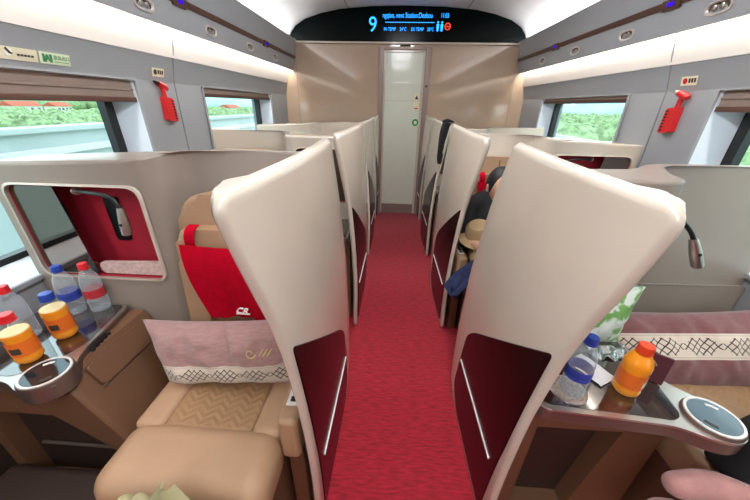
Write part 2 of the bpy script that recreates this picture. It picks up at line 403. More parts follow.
# windows
BLIND = {(-1, 1): 1.405, (1, 1): 1.415, (-1, 2): 1.445, (1, 2): 1.462}
wn = 0
for s in (-1, 1):
    for k, (a, b) in enumerate(WIN):
        wn += 1
        root = bpy.data.objects.new('window_%d' % wn, None); COL.objects.link(root); root.location = (s * 1.46, (a + b) / 2, ZB); root['kind'] = 'structure'
        # raised surround on the wall face
        bm = bmesh.new()
        o_ = rounded(rect(a - 0.010, b + 0.010, ZB - 0.010, ZT + 0.004), 0.014); i_ = rounded(rect(a + 0.008, b - 0.008, ZB + 0.008, ZT - 0.004), 0.012)
        R = []
        for x, loop in ((1.452, o_), (1.446, o_), (1.446, i_), (1.475, i_)): R.append([bm.verts.new((x, p[0], p[1])) for p in loop])
        n = len(o_)
        for q in range(3):
            for i in range(n): bm.faces.new((R[q][i], R[q][(i + 1) % n], R[q + 1][(i + 1) % n], R[q + 1][i]))
        build('surround', flip(bm, s), M_wall, root)
        # splayed reveal down to the glass
        bm = bmesh.new(); g = rounded(rect(a + 0.11, b - 0.065, ZB + 0.05, ZT - 0.03), 0.05)
        A = [bm.verts.new((1.46, p[0], p[1])) for p in i_]; B = [bm.verts.new((1.565, p[0], p[1])) for p in g]
        for i in range(n): bm.faces.new((A[i], A[(i + 1) % n], B[(i + 1) % n], B[i]))
        build('reveal', flip(bm, s), M_reveal, root)
        # black gasket and pane
        bm = bmesh.new(); gi = rounded(rect(a + 0.14, b - 0.115, ZB + 0.075, ZT - 0.05), 0.05)
        R = [[bm.verts.new((x, p[0], p[1])) for p in loop] for x, loop in ((1.575, g), (1.56, g), (1.56, gi), (1.60, gi))]
        for q in range(3):
            for i in range(n): bm.faces.new((R[q][i], R[q][(i + 1) % n], R[q + 1][(i + 1) % n], R[q + 1][i]))
        build('gasket', flip(bm, s), M_black, root)
        pane = build('pane', flip(box(1.588, 1.592, a + 0.12, b - 0.10, ZB + 0.06, ZT - 0.04), s), M_glass, root)
        # roller blind, drawn a little way down
        zb = BLIND.get((s, k), 1.41)
        bl = bmesh.new(); add_box(bl, 1.470, 1.476, a + 0.015, b - 0.015, zb, ZT - 0.006)
        bo = build('blind', flip(bl, s), M_blind, root)
        build('bottom_rail', flip(box(1.461, 1.480, a + 0.013, b - 0.013, zb - 0.012, zb + 0.012, 0.004), s), M_brown, bo)
        if k < 2:
            build('blind_fold', flip(box(1.464, 1.474, a + 0.013, b - 0.013, zb + 0.040, zb + 0.052, 0.004), s), M_blind, bo)

# overhead light panels
for s in (-1, 1):
    poly = [(1.332, 1.765), (1.326, 1.80), (1.318, 1.86), (1.300, 1.97), (1.278, 2.062), (1.272, 2.075), (1.285, 2.078), (1.32, 2.03), (1.45, 2.03), (1.45, 1.84), (1.352, 1.84), (1.346, 1.765)]
    t = struct('trim_%d' % (1 if s < 0 else 2), flip(prism(poly, 'y', Y0, Y1), s), M_bin, 30)
    build('bronze_strip', flip(prism([(1.3155, 1.884), (1.3075, 1.915), (1.300, 1.915), (1.308, 1.884)], 'y', Y0, Y1), s), M_brown, t)
    for y in (-0.62, 0.72, 2.02, 3.26):
        ind = build('seat_indicator', flip(prism([(1.318, 1.874), (1.306, 1.920), (1.292, 1.918), (1.304, 1.872)], 'y', y - 0.055, y + 0.055, 0.003), s), M_brown, t)
        build('indicator_lamp', flip(prism([(1.3045, 1.889), (1.2995, 1.908), (1.2935, 1.906), (1.2985, 1.888)], 'y', y - 0.022, y + 0.022), s), M_purple, ind)
    # LED strips: one above the windows behind the lip, one on top lighting the ceiling
    build('cove_led', flip(prism([(1.352, 1.826), (1.388, 1.826), (1.388, 1.832), (1.352, 1.832)], 'y', Y0 + 0.02, Y1 - 0.01), s), M_cove, t)
    build('ceiling_led', flip(prism([(1.325, 2.034), (1.355, 2.034), (1.355, 2.040), (1.325, 2.040)], 'y', Y0 + 0.02, Y1 - 0.01), s), M_ceilled, t)
    # reading lights
    for i, y in ((4, 1.75), (5, 2.34), (6, 2.93), (7, 3.52)):
        nrm = Vector((-1 * s, 0, 0.16 * -1)).normalized()
        lab = {4: 'large oval reading light in the %s overhead panel, nearest in view', 5: 'oval reading light in the %s overhead panel, second nearest in view', 6: 'small oval reading light in the %s overhead panel, third from the camera', 7: 'smallest oval reading light in the %s overhead panel, beside the end wall'}.get(i, 'oval reading light in the %s overhead panel behind the viewpoint')
        rl = thing('reading_light', (s * 1.325, y, 1.822), lab % SIDE[s], 'reading light', 'reading lights in the overhead panels')
        c = Vector((1.325, y, 1.822)); ax = Vector((-1, 0, -0.17)).normalized(); yy = Vector((0, 1, 0)); zz = ax.cross(yy)
        def ring(bm, rs):
            rr = []
            for ry, rz, h in rs: rr.append([bm.verts.new(c + ax * h + yy * (ry * math.copysign(abs(math.cos(q)) ** 0.7, math.cos(q))) + zz * (rz * math.copysign(abs(math.sin(q)) ** 0.7, math.sin(q)))) for q in [2 * PI * j / 28 for j in range(28)]])
            for p, q in zip(rr, rr[1:]):
                for j in range(28): bm.faces.new((p[j], p[(j + 1) % 28], q[(j + 1) % 28], q[j]))
            return rr
        bm = bmesh.new(); ring(bm, ((0.066, 0.030, 0.0), (0.064, 0.028, 0.009), (0.056, 0.022, 0.009), (0.050, 0.018, 0.002))); build('bezel', flip(bm, s), M_bezel, rl)
        bm = bmesh.new(); q = ring(bm, ((0.053, 0.020, 0.0025), (0.02, 0.008, 0.0015))); bm.faces.new(q[-1]); build('recess', flip(bm, s), M_lens, rl)
        for dy in (-0.018, 0.02):
            build('lens', flip(lathe([(0.013, 0), (0.013, 0.005), (0.009, 0.007), (0.0, 0.0075)], c + ax * 0.002 + yy * dy, 16, ax, cap=False), s), M_chrome, rl)

# ceiling: curved shell with two long joints
cp = [(-1.46, 2.03), (-1.40, 2.06), (-1.338, 2.148), (-1.28, 2.215), (-1.163, 2.28), (-0.97, 2.335), (-0.748, 2.373), (-0.4, 2.398), (0, 2.405)]
cp = cp + [(-x, z) for x, z in cp[-2::-1]]
poly = cp + [(x * 1.02, z + 0.05) for x, z in cp[::-1]]
bm = bmesh.new()
lo = [bm.verts.new((x, Y0, z)) for x, z in cp]; hi = [bm.verts.new((x, Y1 + 0.1, z)) for x, z in cp]
lo2 = [bm.verts.new((x * 1.02, Y0, z + 0.06)) for x, z in cp]; hi2 = [bm.verts.new((x * 1.02, Y1 + 0.1, z + 0.06)) for x, z in cp]
for i in range(len(cp) - 1):
    bm.faces.new((lo[i], lo[i + 1], hi[i + 1], hi[i])); bm.faces.new((lo2[i], hi2[i], hi2[i + 1], lo2[i + 1]))
    bm.faces.new((lo[i], lo2[i], lo2[i + 1], lo[i + 1])); bm.faces.new((hi[i], hi[i + 1], hi2[i + 1], hi2[i]))
for i in (0, len(cp) - 1): bm.faces.new((lo[i], hi[i], hi2[i], lo2[i]))
ceil = struct('ceiling', bm, M_ceil, 60)
for x in (-0.66, 0.66):
    build('ceiling_joint', box(x - 0.003, x + 0.003, Y0, Y1, 2.374, 2.39), MATS['joint_grey'], ceil)

for nm_, y in (('behind the viewpoint', -1.15), ('over the viewpoint', 0.45), ('over the second row', 2.05)):
    cl = thing('ceiling_light', (0, y, 2.385), 'long flush white light panel in the ceiling %s' % nm_, 'ceiling light', 'ceiling light panels')
    build('frame', box(-0.22, 0.22, y - 0.62, y + 0.62, 2.388, 2.404, 0.003), M_white, cl)
    build('diffuser', box(-0.20, 0.20, y - 0.60, y + 0.60, 2.384, 2.387), M_down, cl)

# end wall with the door, and the wall behind the viewpoint
bm = bmesh.new()
add_box(bm, -1.50, -0.31, Y1, Y1 + 0.1, 0, 2.045); add_box(bm, 0.31, 1.50, Y1, Y1 + 0.1, 0, 2.045)
add_box(bm, -0.31, 0.31, Y1 + 0.002, Y1 + 0.1, 2.005, 2.045)
wf = struct('wall_front', bm, M_bulk)
build('shelf_ledge', box(-1.36, 1.36, Y1 - 0.035, Y1 + 0.05, 2.042, 2.062, 0.004), M_shell, wf)
for x0, x1 in ((-0.31, -0.245), (0.245, 0.31)):
    build('door_post', box(x0, x1, Y1 - 0.012, Y1 + 0.08, 0, 2.02, 0.006), M_bframe, wf)
build('door_head', box(-0.245, 0.245, Y1 - 0.012, Y1 + 0.08, 1.99, 2.02, 0.004), M_bframe, wf)
for s in (-1, 1):
    build('panel_groove', box(s * 1.30 - 0.004, s * 1.30 + 0.004, Y1 - 0.002, Y1 + 0.01, 0.0, 2.03), M_bframe, wf)
build('name_plate', box(-0.06, 0.06, Y1 - 0.016, Y1 - 0.010, 2.022, 2.036), M_ink, wf)
arch = [(x * 0.995, z - 0.004) for x, z in cp if z > 2.06] ; arch = [(-1.375, 2.063)] + arch + [(1.375, 2.063)]
ab = prism(arch, 'y', Y1 + 0.005, Y1 + 0.08)
build('display_panel', ab, M_arch, wf)
struct('wall_back', box(-1.5, 1.5, Y0 - 0.1, Y0, 0, 2.45), M_bulk)

d = bpy.data.objects.new('door_1', None); COL.objects.link(d); d.location = (0, Y1 + 0.03, 0); d['kind'] = 'structure'
build('leaf', box(-0.245, 0.245, Y1 + 0.02, Y1 + 0.05, 0.005, 1.99), M_frost, d)
for x0, x1, z0, z1 in ((-0.245, -0.225, 0.005, 1.99), (0.215, 0.245, 0.005, 1.99), (-0.225, 0.215, 1.965, 1.99), (-0.225, 0.215, 0.005, 0.14)):
    build('stile', box(x0, x1, Y1 + 0.010, Y1 + 0.055, z0, z1, 0.003), M_bframe if z1 < 0.2 else M_shell, d)
for z in (1.655, 1.46):
    build('glass_line', box(-0.225, 0.215, Y1 + 0.0175, Y1 + 0.02, z, z + 0.006), M_chrome, d)
lk = build('lock_button', lathe([(0.0, -0.001), (0.052, 0.0), (0.052, 0.012), (0.046, 0.016), (0.0, 0.016)], (0.175, Y1 + 0.02, 1.215), 24, (0, -1, 0), cap=False), M_signg, d)
build('lock_ring', lathe([(0.042, 0.0155), (0.042, 0.018), (0.020, 0.018), (0.020, 0.0155)], (0.175, Y1 + 0.02, 1.215), 24, (0, -1, 0), cap=False), M_green, lk)
st = build('sticker', box(0.14, 0.205, Y1 + 0.0165, Y1 + 0.02, 1.355, 1.455), M_sign, d)
bm = bmesh.new(); add_prism(bm, [(0.15, 1.37), (0.195, 1.37), (0.195, 1.385), (0.15, 1.385)], 'y', Y1 + 0.0155, Y1 + 0.017)
build('warning_print', bm, M_hammer, st)
st2 = build('sticker', box(0.14, 0.205, Y1 + 0.0165, Y1 + 0.02, 1.465, 1.54), M_sign, d)
build('warning_print', prism([(0.15, 1.478), (0.195, 1.478), (0.1725, 1.525)], 'y', Y1 + 0.0155, Y1 + 0.017), M_ink, st2)
build('latch', lathe([(0.0, 0), (0.012, 0), (0.012, 0.01), (0, 0.012)], (0.275, Y1 - 0.012, 1.62), 14, (0, -1, 0), cap=False), M_black, d)

# passenger information display text
disp = thing('information_display', (0, Y1 + 0.004, 2.08), 'blue lit passenger display with car number nine on the dark arched panel', 'display')
def put(body, size, x, z, mtl, name='lit_text', shear=0.0, al='LEFT', sx=1.0):
    m_ = frame_m((x, Y1 + 0.002, z), (1, 0, 0), (0, -1, 0)) @ Matrix.Diagonal((sx, 1, 1, 1))
    return build(name, text_bm(body, size, m_, 0.0006, shear, al), mtl, disp, smooth=0)
build('screen', box(-0.46, 0.50, Y1 + 0.0030, Y1 + 0.0045, 2.125, 2.34), M_arch, disp)
put('9', 0.20, -0.43, 2.222, M_blue)
put('ngqiao, next Station:Dezhou', 0.066, -0.272, 2.312, M_blue, sx=0.74)
put('11:03', 0.058, 0.375, 2.312, M_blue, sx=0.72)
put('IN TEMP', 0.046, -0.255, 2.185, M_blue, sx=0.80); put('24\u00b0C', 0.046, -0.075, 2.185, M_blue, sx=0.80)
put('EX TEMP', 0.046, 0.055, 2.185, M_blue, sx=0.80); put('28\u00b0C', 0.046, 0.235, 2.185, M_blue, sx=0.80)
build('lit_line', box(-0.24, 0.31, Y1 + 0.0015, Y1 + 0.003, 2.247, 2.252), M_blue, disp)
for x in (0.352, 0.397):
    bm = bmesh.new(); add_prism(bm, circle(x, 2.252, 0.010, 12), 'y', Y1 + 0.0015, Y1 + 0.003)
    add_prism(bm, [(x - 0.015, 2.236), (x + 0.015, 2.236), (x + 0.010, 2.170), (x - 0.010, 2.170)], 'y', Y1 + 0.0015, Y1 + 0.003); build('toilet_symbol', bm, M_blue, disp)
bm = bmesh.new(); add_lathe(bm, [(0.034, 0), (0.034, 0.0015), (0.025, 0.0015), (0.025, 0)], (0.462, Y1 + 0.003, 2.215), 24, (0, -1, 0), cap=False)
build('no_smoking_ring', bm, M_redled, disp)
build('no_smoking_bar', box(0.443, 0.481, Y1 + 0.0013, Y1 + 0.003, 2.211, 2.219), M_redled, disp)

# ================================================================== AISLE PARTITIONS
NEAR = [(0.0, 0.545), (0.03, 0.538), (0.4, 0.528), (0.66, 0.522), (0.87, 0.508), (1.0, 0.488), (1.1, 0.466), (1.2, 0.449), (1.27, 0.441), (1.30, 0.439)]
FAR = [(0.0, 1.15), (0.08, 1.19), (0.4, 1.185), (0.8, 1.14), (1.1, 1.065), (1.3, 0.985)]
def lerp(tab, z):
    if z <= tab[0][0]: return tab[0][1]
    for (a, va), (b, vb) in zip(tab, tab[1:]):
        if z <= b: return va + (vb - va) * (z - a) / (b - a)
    return tab[-1][1]
def face_x(y, z, yn, yf):
    """distance of the aisle face from the car's centre line"""
    t = (y - yn) / max(yf - yn, 1e-3)
    out = 0.066 * max(0.0, min(1.0, 1 - t)) ** 2.0 * max(0.0, min(1.0, (z - 0.25) / 1.0)) ** 1.7   # the near upper corner bows outwards
    return 0.296 + out - 0.012 * t - 0.012 * math.sin(PI * min(max(z / 1.3, 0), 1)) - 0.004 * (1 - z / 1.3)
def partition(s, off, squeeze=1.0, label='', ylim=None):
    loc = (s * 0.30, off + 0.8, 0)
    t = thing('aisle_partition', loc, label, 'partition', 'aisle partitions')
    def Yn(z): return off + lerp(NEAR, z)
    def Yf(z):
        y = off + lerp(FAR, z)
        return y if squeeze == 1.0 else off + lerp(NEAR, z) + (lerp(FAR, z) - lerp(NEAR, z)) * squeeze
    bm = bmesh.new(); rings = []
    zs = [0.004, 0.012, 0.03, 0.08, 0.16, 0.28, 0.4, 0.55, 0.66, 0.78, 0.87, 0.94, 1.0, 1.06, 1.12, 1.18, 1.23, 1.256, 1.27, 1.282, 1.291, 1.298, 1.303, 1.306]
    for z in zs:
        e = max(0.0, (z - 1.256) / 0.050); r = 0.045 * (1 - math.sqrt(max(0, 1 - e * e)))   # rounded top near corner
        ins = 0.010 * max(0.0, (z - 1.295) / 0.011)                                            # softened top rim
        bt = 0.012 * max(0.0, (0.03 - z) / 0.03)
        yn = Yn(z) + r + bt; yf = Yf(z) - ins * 0.5 - bt
        fl = 0.004 + 0.006 * min(max((z - 0.55) / 0.7, 0), 1)          # outward return of the near edge
        th = 0.034; rn = 0.018
        pts = []
        xf = lambda y: face_x(y, z, yn, yf) + ins
        for k in range(9):                                              # aisle face, far -> near
            q = k / 8; y = yf - 0.012 + (yn + rn + 0.012 - yf + 0.012) * q; pts.append((xf(y), y))
        cx, cy = xf(yn + rn) + rn, yn + rn
        for k in range(1, 7):                                           # rounded near edge
            a = k / 6 * PI / 2; pts.append((cx - rn * math.cos(a), cy - rn * math.sin(a)))
        xe = cx + fl - ins
        pts.append((cx + fl * 0.5, yn + 0.004)); pts.append((xe, yn + 0.012)); pts.append((xe + 0.006, yn + 0.018)); pts.append((xe + 0.006, yn + 0.028)); pts.append((xe, yn + 0.034))
        pts.append((cx + 0.010, yn + 0.036)); pts.append((cx + 0.007, yn + 0.048))
        for k in range(5):
            q = k / 4; y = yn + 0.075 + (yf - 0.012 - yn - 0.075) * q; pts.append((xf(y) + th - 2 * ins, y))
        pts.append((xf(yf) + th * 0.75 - ins, yf)); pts.append((xf(yf) + th * 0.25, yf))
        drop = 0.036 * max(0.0, z - 0.95) / 0.356
        rings.append([bm.verts.new((p[0], p[1], z - drop * min(max((yf - p[1]) / (yf - yn), 0), 1))) for p in pts])
    n = len(rings[0])
    for a, b in zip(rings, rings[1:]):
        for i in range(n): bm.faces.new((a[i], a[(i + 1) % n], b[(i + 1) % n], b[i]))
    bm.faces.new(rings[0][::-1]); bm.faces.new(rings[-1])
    build('panel_shell', flip(bm, s), M_shell, t, 50)
    # burgundy inset with its pocket strip, slightly proud of the aisle face
    def wrap(poly, h, thick, name, mtl, bev, parent):
        bm = bmesh.new(); A = []; B = []
        P = []
        for i, p in enumerate(poly):
            q = poly[(i + 1) % len(poly)]
            L = math.dist(p, q); k = max(1, int(L / 0.06))
            for j in range(k): P.append((p[0] + (q[0] - p[0]) * j / k, p[1] + (q[1] - p[1]) * j / k))
        cy = sum(p[0] for p in P) / len(P); cz = sum(p[1] for p in P) / len(P)
        loops = []
        for (d, sc) in ((-0.006, 1.0), (h - bev, 1.0), (h, 1.0 - 2.2 * bev)):
            for g in ((1.0,) if d < h else (1.0, 0.72, 0.42, 0.15)):
                L = []
                for p in P:
                    y = cy + (p[0] - cy) * sc * g; z = cz + (p[1] - cz) * sc * g
                    L.append(bm.verts.new((face_x(y, z, Yn(z), Yf(z)) - d, y, z)))
                loops.append(L)
        for a, b in zip(loops, loops[1:]):
            for i in range(len(P)): bm.faces.new((a[i], a[(i + 1) % len(P)], b[(i + 1) % len(P)], b[i]))
        bm.faces.new(loops[-1])
        return build(name, flip(bm, s), mtl, parent, 30)
    mapY = lambda y, z: Yn(z) + (off + y - off - lerp(NEAR, z)) * squeeze
    raw = rounded([(0.530, 0.876), (0.95, 0.575), (1.025, 0.50), (1.10, 0.12), (1.02, 0.035), (0.59, 0.035), (0.550, 0.5)], [0.02, 0.05, 0.05, 0.05, 0.05, 0.03, 0.05])
    ins = wrap([(mapY(y, z), z) for y, z in raw], 0.004, 0.004, 'inset_panel', M_burg, 0.003, t)
    st = [(mapY(0.605, 0.327), 0.322), (mapY(1.04, 0.333), 0.328), (mapY(1.04, 0.339), 0.336), (mapY(0.605, 0.335), 0.330)]
    wrap(st, 0.0075, 0.003, 'pocket_strip', M_white, 0.001, ins)
    return t
ROWS = 1.11
WORD = ['nearest', 'second', 'third', 'farthest']
for s in (-1, 1):
    for k in range(4):
        lab = ['large cream curved partition with burgundy panel on the %s of the aisle, nearest the camera', 'cream curved partition with burgundy panel on the %s of the aisle, second from the camera',
               'cream curved partition on the %s of the aisle, third from the camera', 'short cream partition on the %s of the aisle beside the end wall'][k] % SIDE[s]
        if k < 3: partition(s, ROWS * k + (0.030 if s > 0 else 0.004), 1.0, lab)
        else: partition(s, ROWS * k + 0.02, 0.42, lab)

# ================================================================== SEAT SUITES
def shell(s, off, kind, label):
    """curved dividing shell behind a seat: 'A' = niche at the window and seat at the aisle, 'B' = the other way round"""
    if kind == 'A':
        x0, x1 = 0.945, 1.428
        front = [(1.462, 0.945), (0.99, 0.950), (0.935, 0.957), (0.905, 0.975), (0.885, 1.01), (0.872, 1.05), (0.85, 1.085), (0.81, 1.10), (0.60, 1.105), (0.345, 1.11)]
        back = [(0.345, 1.15), (0.70, 1.15), (1.462, 1.12)]
        top = lambda x, y: 1.207 if x > 1.12 else 1.207 + 0.035 * min(1, (1.12 - x) / 0.25)
    else:
        x0, x1 = 0.375, 0.745
        front = [(0.345, 0.950), (0.74, 0.952), (0.79, 0.962), (0.825, 0.99), (0.838, 1.03), (0.843, 1.08), (0.855, 1.135), (0.885, 1.185), (0.94, 1.21), (1.462, 1.215)]
        back = [(1.462, 1.26), (0.93, 1.255), (0.86, 1.235), (0.81, 1.18), (0.76, 1.13), (0.345, 1.11)]
        top = lambda x, y: 1.212 + 0.012 * min(1, max(0, (x - 0.84) / 0.1))
    P = lambda L: [(x, y + off) for x, y in L]
    t = thing('suite_shell', (s * 0.9, off + 1.05, 0), label, 'partition', 'curved shells between the seats')
    bm = prism(P(front + back), 'z', 0.004, top, 0.014, 3, 'hi')
    z0, z1 = 0.775, 1.135
    outline = rounded(rect(x0, x1, z0, z1), 0.045)
    bm = cut(bm, prism(outline, 'y', off + 0.90, off + 1.065))
    build('shell_wall', flip(bm, s), M_back if off == 0 else M_shell, t, 35)
    # niche: liner, frame, mirror door, sockets, cloth pocket
    bm = bmesh.new(); n = len(outline)
    c = ((x0 + x1) / 2, (z0 + z1) / 2)
    ins = [(c[0] + (p[0] - c[0]) * 0.995, c[1] + (p[1] - c[1]) * 0.995) for p in outline]
    A = [bm.verts.new((p[0], off + 0.956, p[1])) for p in ins]; B = [bm.verts.new((p[0], off + 1.06, p[1])) for p in ins]
    for i in range(n): bm.faces.new((A[i], A[(i + 1) % n], B[(i + 1) % n], B[i]))
    bm.faces.new(B)
    liner = build('niche_lining', flip(bm, s), M_red, t)
    bm = bmesh.new(); R = []
    for sc, y in ((0.008, 0.952), (0.007, 0.944), (0.0, 0.942), (-0.002, 0.960)):
        R.append([bm.verts.new((p[0] + math.copysign(sc, p[0] - c[0]), off + y, p[1] + math.copysign(sc, p[1] - c[1]))) for p in outline])
    for a, b in zip(R, R[1:]):
        for i in range(n): bm.faces.new((a[i], a[(i + 1) % n], b[(i + 1) % n], b[i]))
    build('niche_frame', flip(bm, s), M_shell, t)
    if kind == 'A': door = [(1.422, 0.782), (1.422, 1.128), (1.262, 1.128), (1.222, 0.782)]
    else: door = [(0.381, 0.782), (0.381, 1.128), (0.50, 1.128), (0.54, 0.782)]
    build('mirror_door', flip(prism(rounded(door, 0.012), 'y', off + 0.958, off + 0.968, 0.002), s), M_mirror, t)
    sx = 1.16 if kind == 'A' else 0.60
    so = build('socket_panel', flip(prism(rounded(rect(sx - 0.028, sx + 0.028, 0.89, 1.07), 0.01), 'y', off + 1.05, off + 1.0598, 0.002), s), M_black, liner)
    px0, px1 = (0.952, 1.215) if kind == 'A' else (0.545, 0.738)
    build('cloth_pocket', flip(prism(rounded([(px0, 0.784), (px1, 0.784), (px1, 0.83), (px0, 0.842)], 0.012), 'y', off + 0.966, off + 0.982, 0.005), s), M_pocket, t)
    if kind == 'B':
        build('lower_ledge', flip(prism(P([(0.87, 1.12), (0.90, 1.165), (0.95, 1.19), (1.462, 1.195), (1.462, 1.22), (0.9, 1.20), (0.86, 1.15)]), 'z', 0.49, 0.72, 0.01, 2, 'hi'), s), M_back, t)
    return t
def gooseneck(s, off, kind, label):
    y = off
    if kind == 'A':
        path = [(1.19, y + 0.970, 1.112), (1.12, y + 0.945, 1.115), (1.055, y + 0.932, 1.112), (1.02, y + 0.928, 1.098), (1.006, y + 0.925, 1.065)]
        tip = Vector((1.010, y + 0.922, 0.975))
    else:
        path = [(0.66, y + 0.970, 1.118), (0.73, y + 0.93, 1.122), (0.80, y + 0.925, 1.100), (0.845, y + 0.925, 1.066), (0.868, y + 0.925, 1.036)]
        tip = Vector((0.922, y + 0.925, 0.945))
        if off > 0:
            path = [(x - 0.02 - 0.10 * i / 4, yy_, z) for i, (x, yy_, z) in enumerate(path)]; tip = Vector((0.76, y + 0.925, 0.95))
    t = thing('gooseneck_lamp', (s * path[0][0], path[0][1], path[0][2]), label, 'reading lamp', 'gooseneck lamps over the side tables')
    build('flexible_arm', flip(tube(smooth_path(path, 6), 0.007), s), M_black, t)
    a = Vector(path[-1]); dirv = (tip - a).normalized()
    h = build('lamp_head', flip(lathe([(0.0, -0.006), (0.0105, -0.006), (0.0125, 0.004), (0.0165, 0.05), (0.0165, (tip - a).length - 0.004), (0.0145, (tip - a).length), (0.0, (tip - a).length)], a, 20, dirv, cap=False), s), M_chrome, t)
    mid = a + dirv * 0.05 + Vector((0, -0.0150, 0))
    build('switch', flip(lathe([(0, 0), (0.005, 0), (0.005, 0.003), (0, 0.0035)], mid, 12, (0, -1, 0), cap=False), s), M_black, h)
    build('socket', flip(lathe([(0, -0.004), (0.014, -0.004), (0.014, 0.006), (0, 0.008)], Vector(path[0]), 16, Vector(path[1]) - Vector(path[0]), cap=False), s), M_chrome, t)
    return t
def soft(x0, x1, y0, y1, z0, z1, b, seg=4): return box(x0, x1, y0, y1, z0, z1, b, seg)
def seat(s, off, x0, x1, label, reclined=False):
    xc = (x0 + x1) / 2
    t = thing('lounge_seat', (s * xc, off + 0.68, 0), label, 'seat', 'tan leather seats')
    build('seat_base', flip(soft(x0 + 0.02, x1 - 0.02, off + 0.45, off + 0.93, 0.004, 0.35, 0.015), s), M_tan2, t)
    build('front_roll', flip(soft(x0, x1 - 0.002, off + 0.385, off + 0.60, 0.325, 0.487, 0.062, 6), s), M_leather, t)
    for a, b in ((x0 + 0.004, x0 + 0.105), (x1 - 0.105, x1 - 0.006)):
        build('side_bolster', flip(soft(a, b, off + 0.565, off + 0.93, 0.345, 0.484, 0.026, 4), s), M_leather, t)
    build('seat_insert', flip(soft(x0 + 0.10, x1 - 0.10, off + 0.575, off + 0.93, 0.345, 0.474, 0.014, 3), s), M_quilt, t)
    if not reclined:
        lean = lambda bm: (bmesh.ops.rotate(bm, verts=bm.verts, cent=(xc, off + 0.92, 0.45), matrix=Matrix.Rotation(math.radians(-5), 3, 'X')), bm)[1]
        out = rounded([(x0 - 0.0, 0.40), (x1 - 0.02, 0.40), (x1 - 0.035, 1.115), (x0 + 0.025, 1.115)], [0.03, 0.03, 0.12, 0.12], 8)
        build('backrest', flip(lean(prism(out, 'y', off + 0.925, off + 1.01, 0.025, 4)), s), M_leather, t)
        pi = rounded([(x0 + 0.09, 0.46), (x1 - 0.11, 0.46), (x1 - 0.11, 0.86), (x0 + 0.09, 0.86)], 0.03)
        build('back_insert', flip(lean(prism(pi, 'y', off + 0.905, off + 0.935, 0.010, 3)), s), M_quilt, t)
        for a, b in ((x0 + 0.012, x0 + 0.092), (x1 - 0.112, x1 - 0.030)):
            build('back_bolster', flip(lean(prism(rounded(rect(a, b, 0.45, 0.90), 0.03), 'y', off + 0.885, off + 0.94, 0.022, 4)), s), M_leather, t)
        hr = rounded(rect(x0 + 0.035, x1 - 0.052, 0.84, 1.005), 0.05, 6)
        build('headrest', flip(lean(prism(hr, 'y', off + 0.865, off + 0.94, 0.028, 5)), s), M_leather, t)
        build('piping', flip(lean(tube([(xc - 0.02, off + 0.920, 1.0), (xc - 0.02, off + 0.921, 1.06), (xc - 0.02, off + 0.925, 1.095)], 0.003, 8)), s), M_tan2, t)
    else:
        lie = lambda bm: (bmesh.ops.rotate(bm, verts=bm.verts, cent=(xc, off + 0.93, 0.46), matrix=Matrix.Rotation(math.radians(-3), 3, 'X')), bm)[1]
        build('backrest', flip(lie(soft(x0 + 0.01, x1 - 0.01, off + 0.93, off + 1.185, 0.38, 0.475, 0.03, 4)), s), M_leather, t)
        build('back_insert', flip(lie(soft(x0 + 0.10, x1 - 0.10, off + 0.935, off + 1.165, 0.42, 0.482, 0.012, 3)), s), M_quilt, t)
    return t
def armrest(s, off, t, x0, x1):
    bm = soft(x0, x1, off + 0.545, off + 0.86, 0.40, 0.575, 0.018, 4)
    a = build('armrest', flip(bm, s), M_leather, t)
    build('control_pad', flip(soft(x0 + 0.012, x1 - 0.014, off + 0.60, off + 0.70, 0.5735, 0.578, 0.002), s), M_white, a)
    for i in range(3):
        build('button', flip(soft(x0 + 0.02, x1 - 0.024, off + 0.612 + 0.028 * i, off + 0.63 + 0.028 * i, 0.577, 0.580, 0.001), s), M_black, a)
    build('armrest_post', flip(soft(x0 + 0.004, x1 - 0.004, off + 0.58, off + 0.84, 0.004, 0.40, 0.008), s), M_tan2, t)

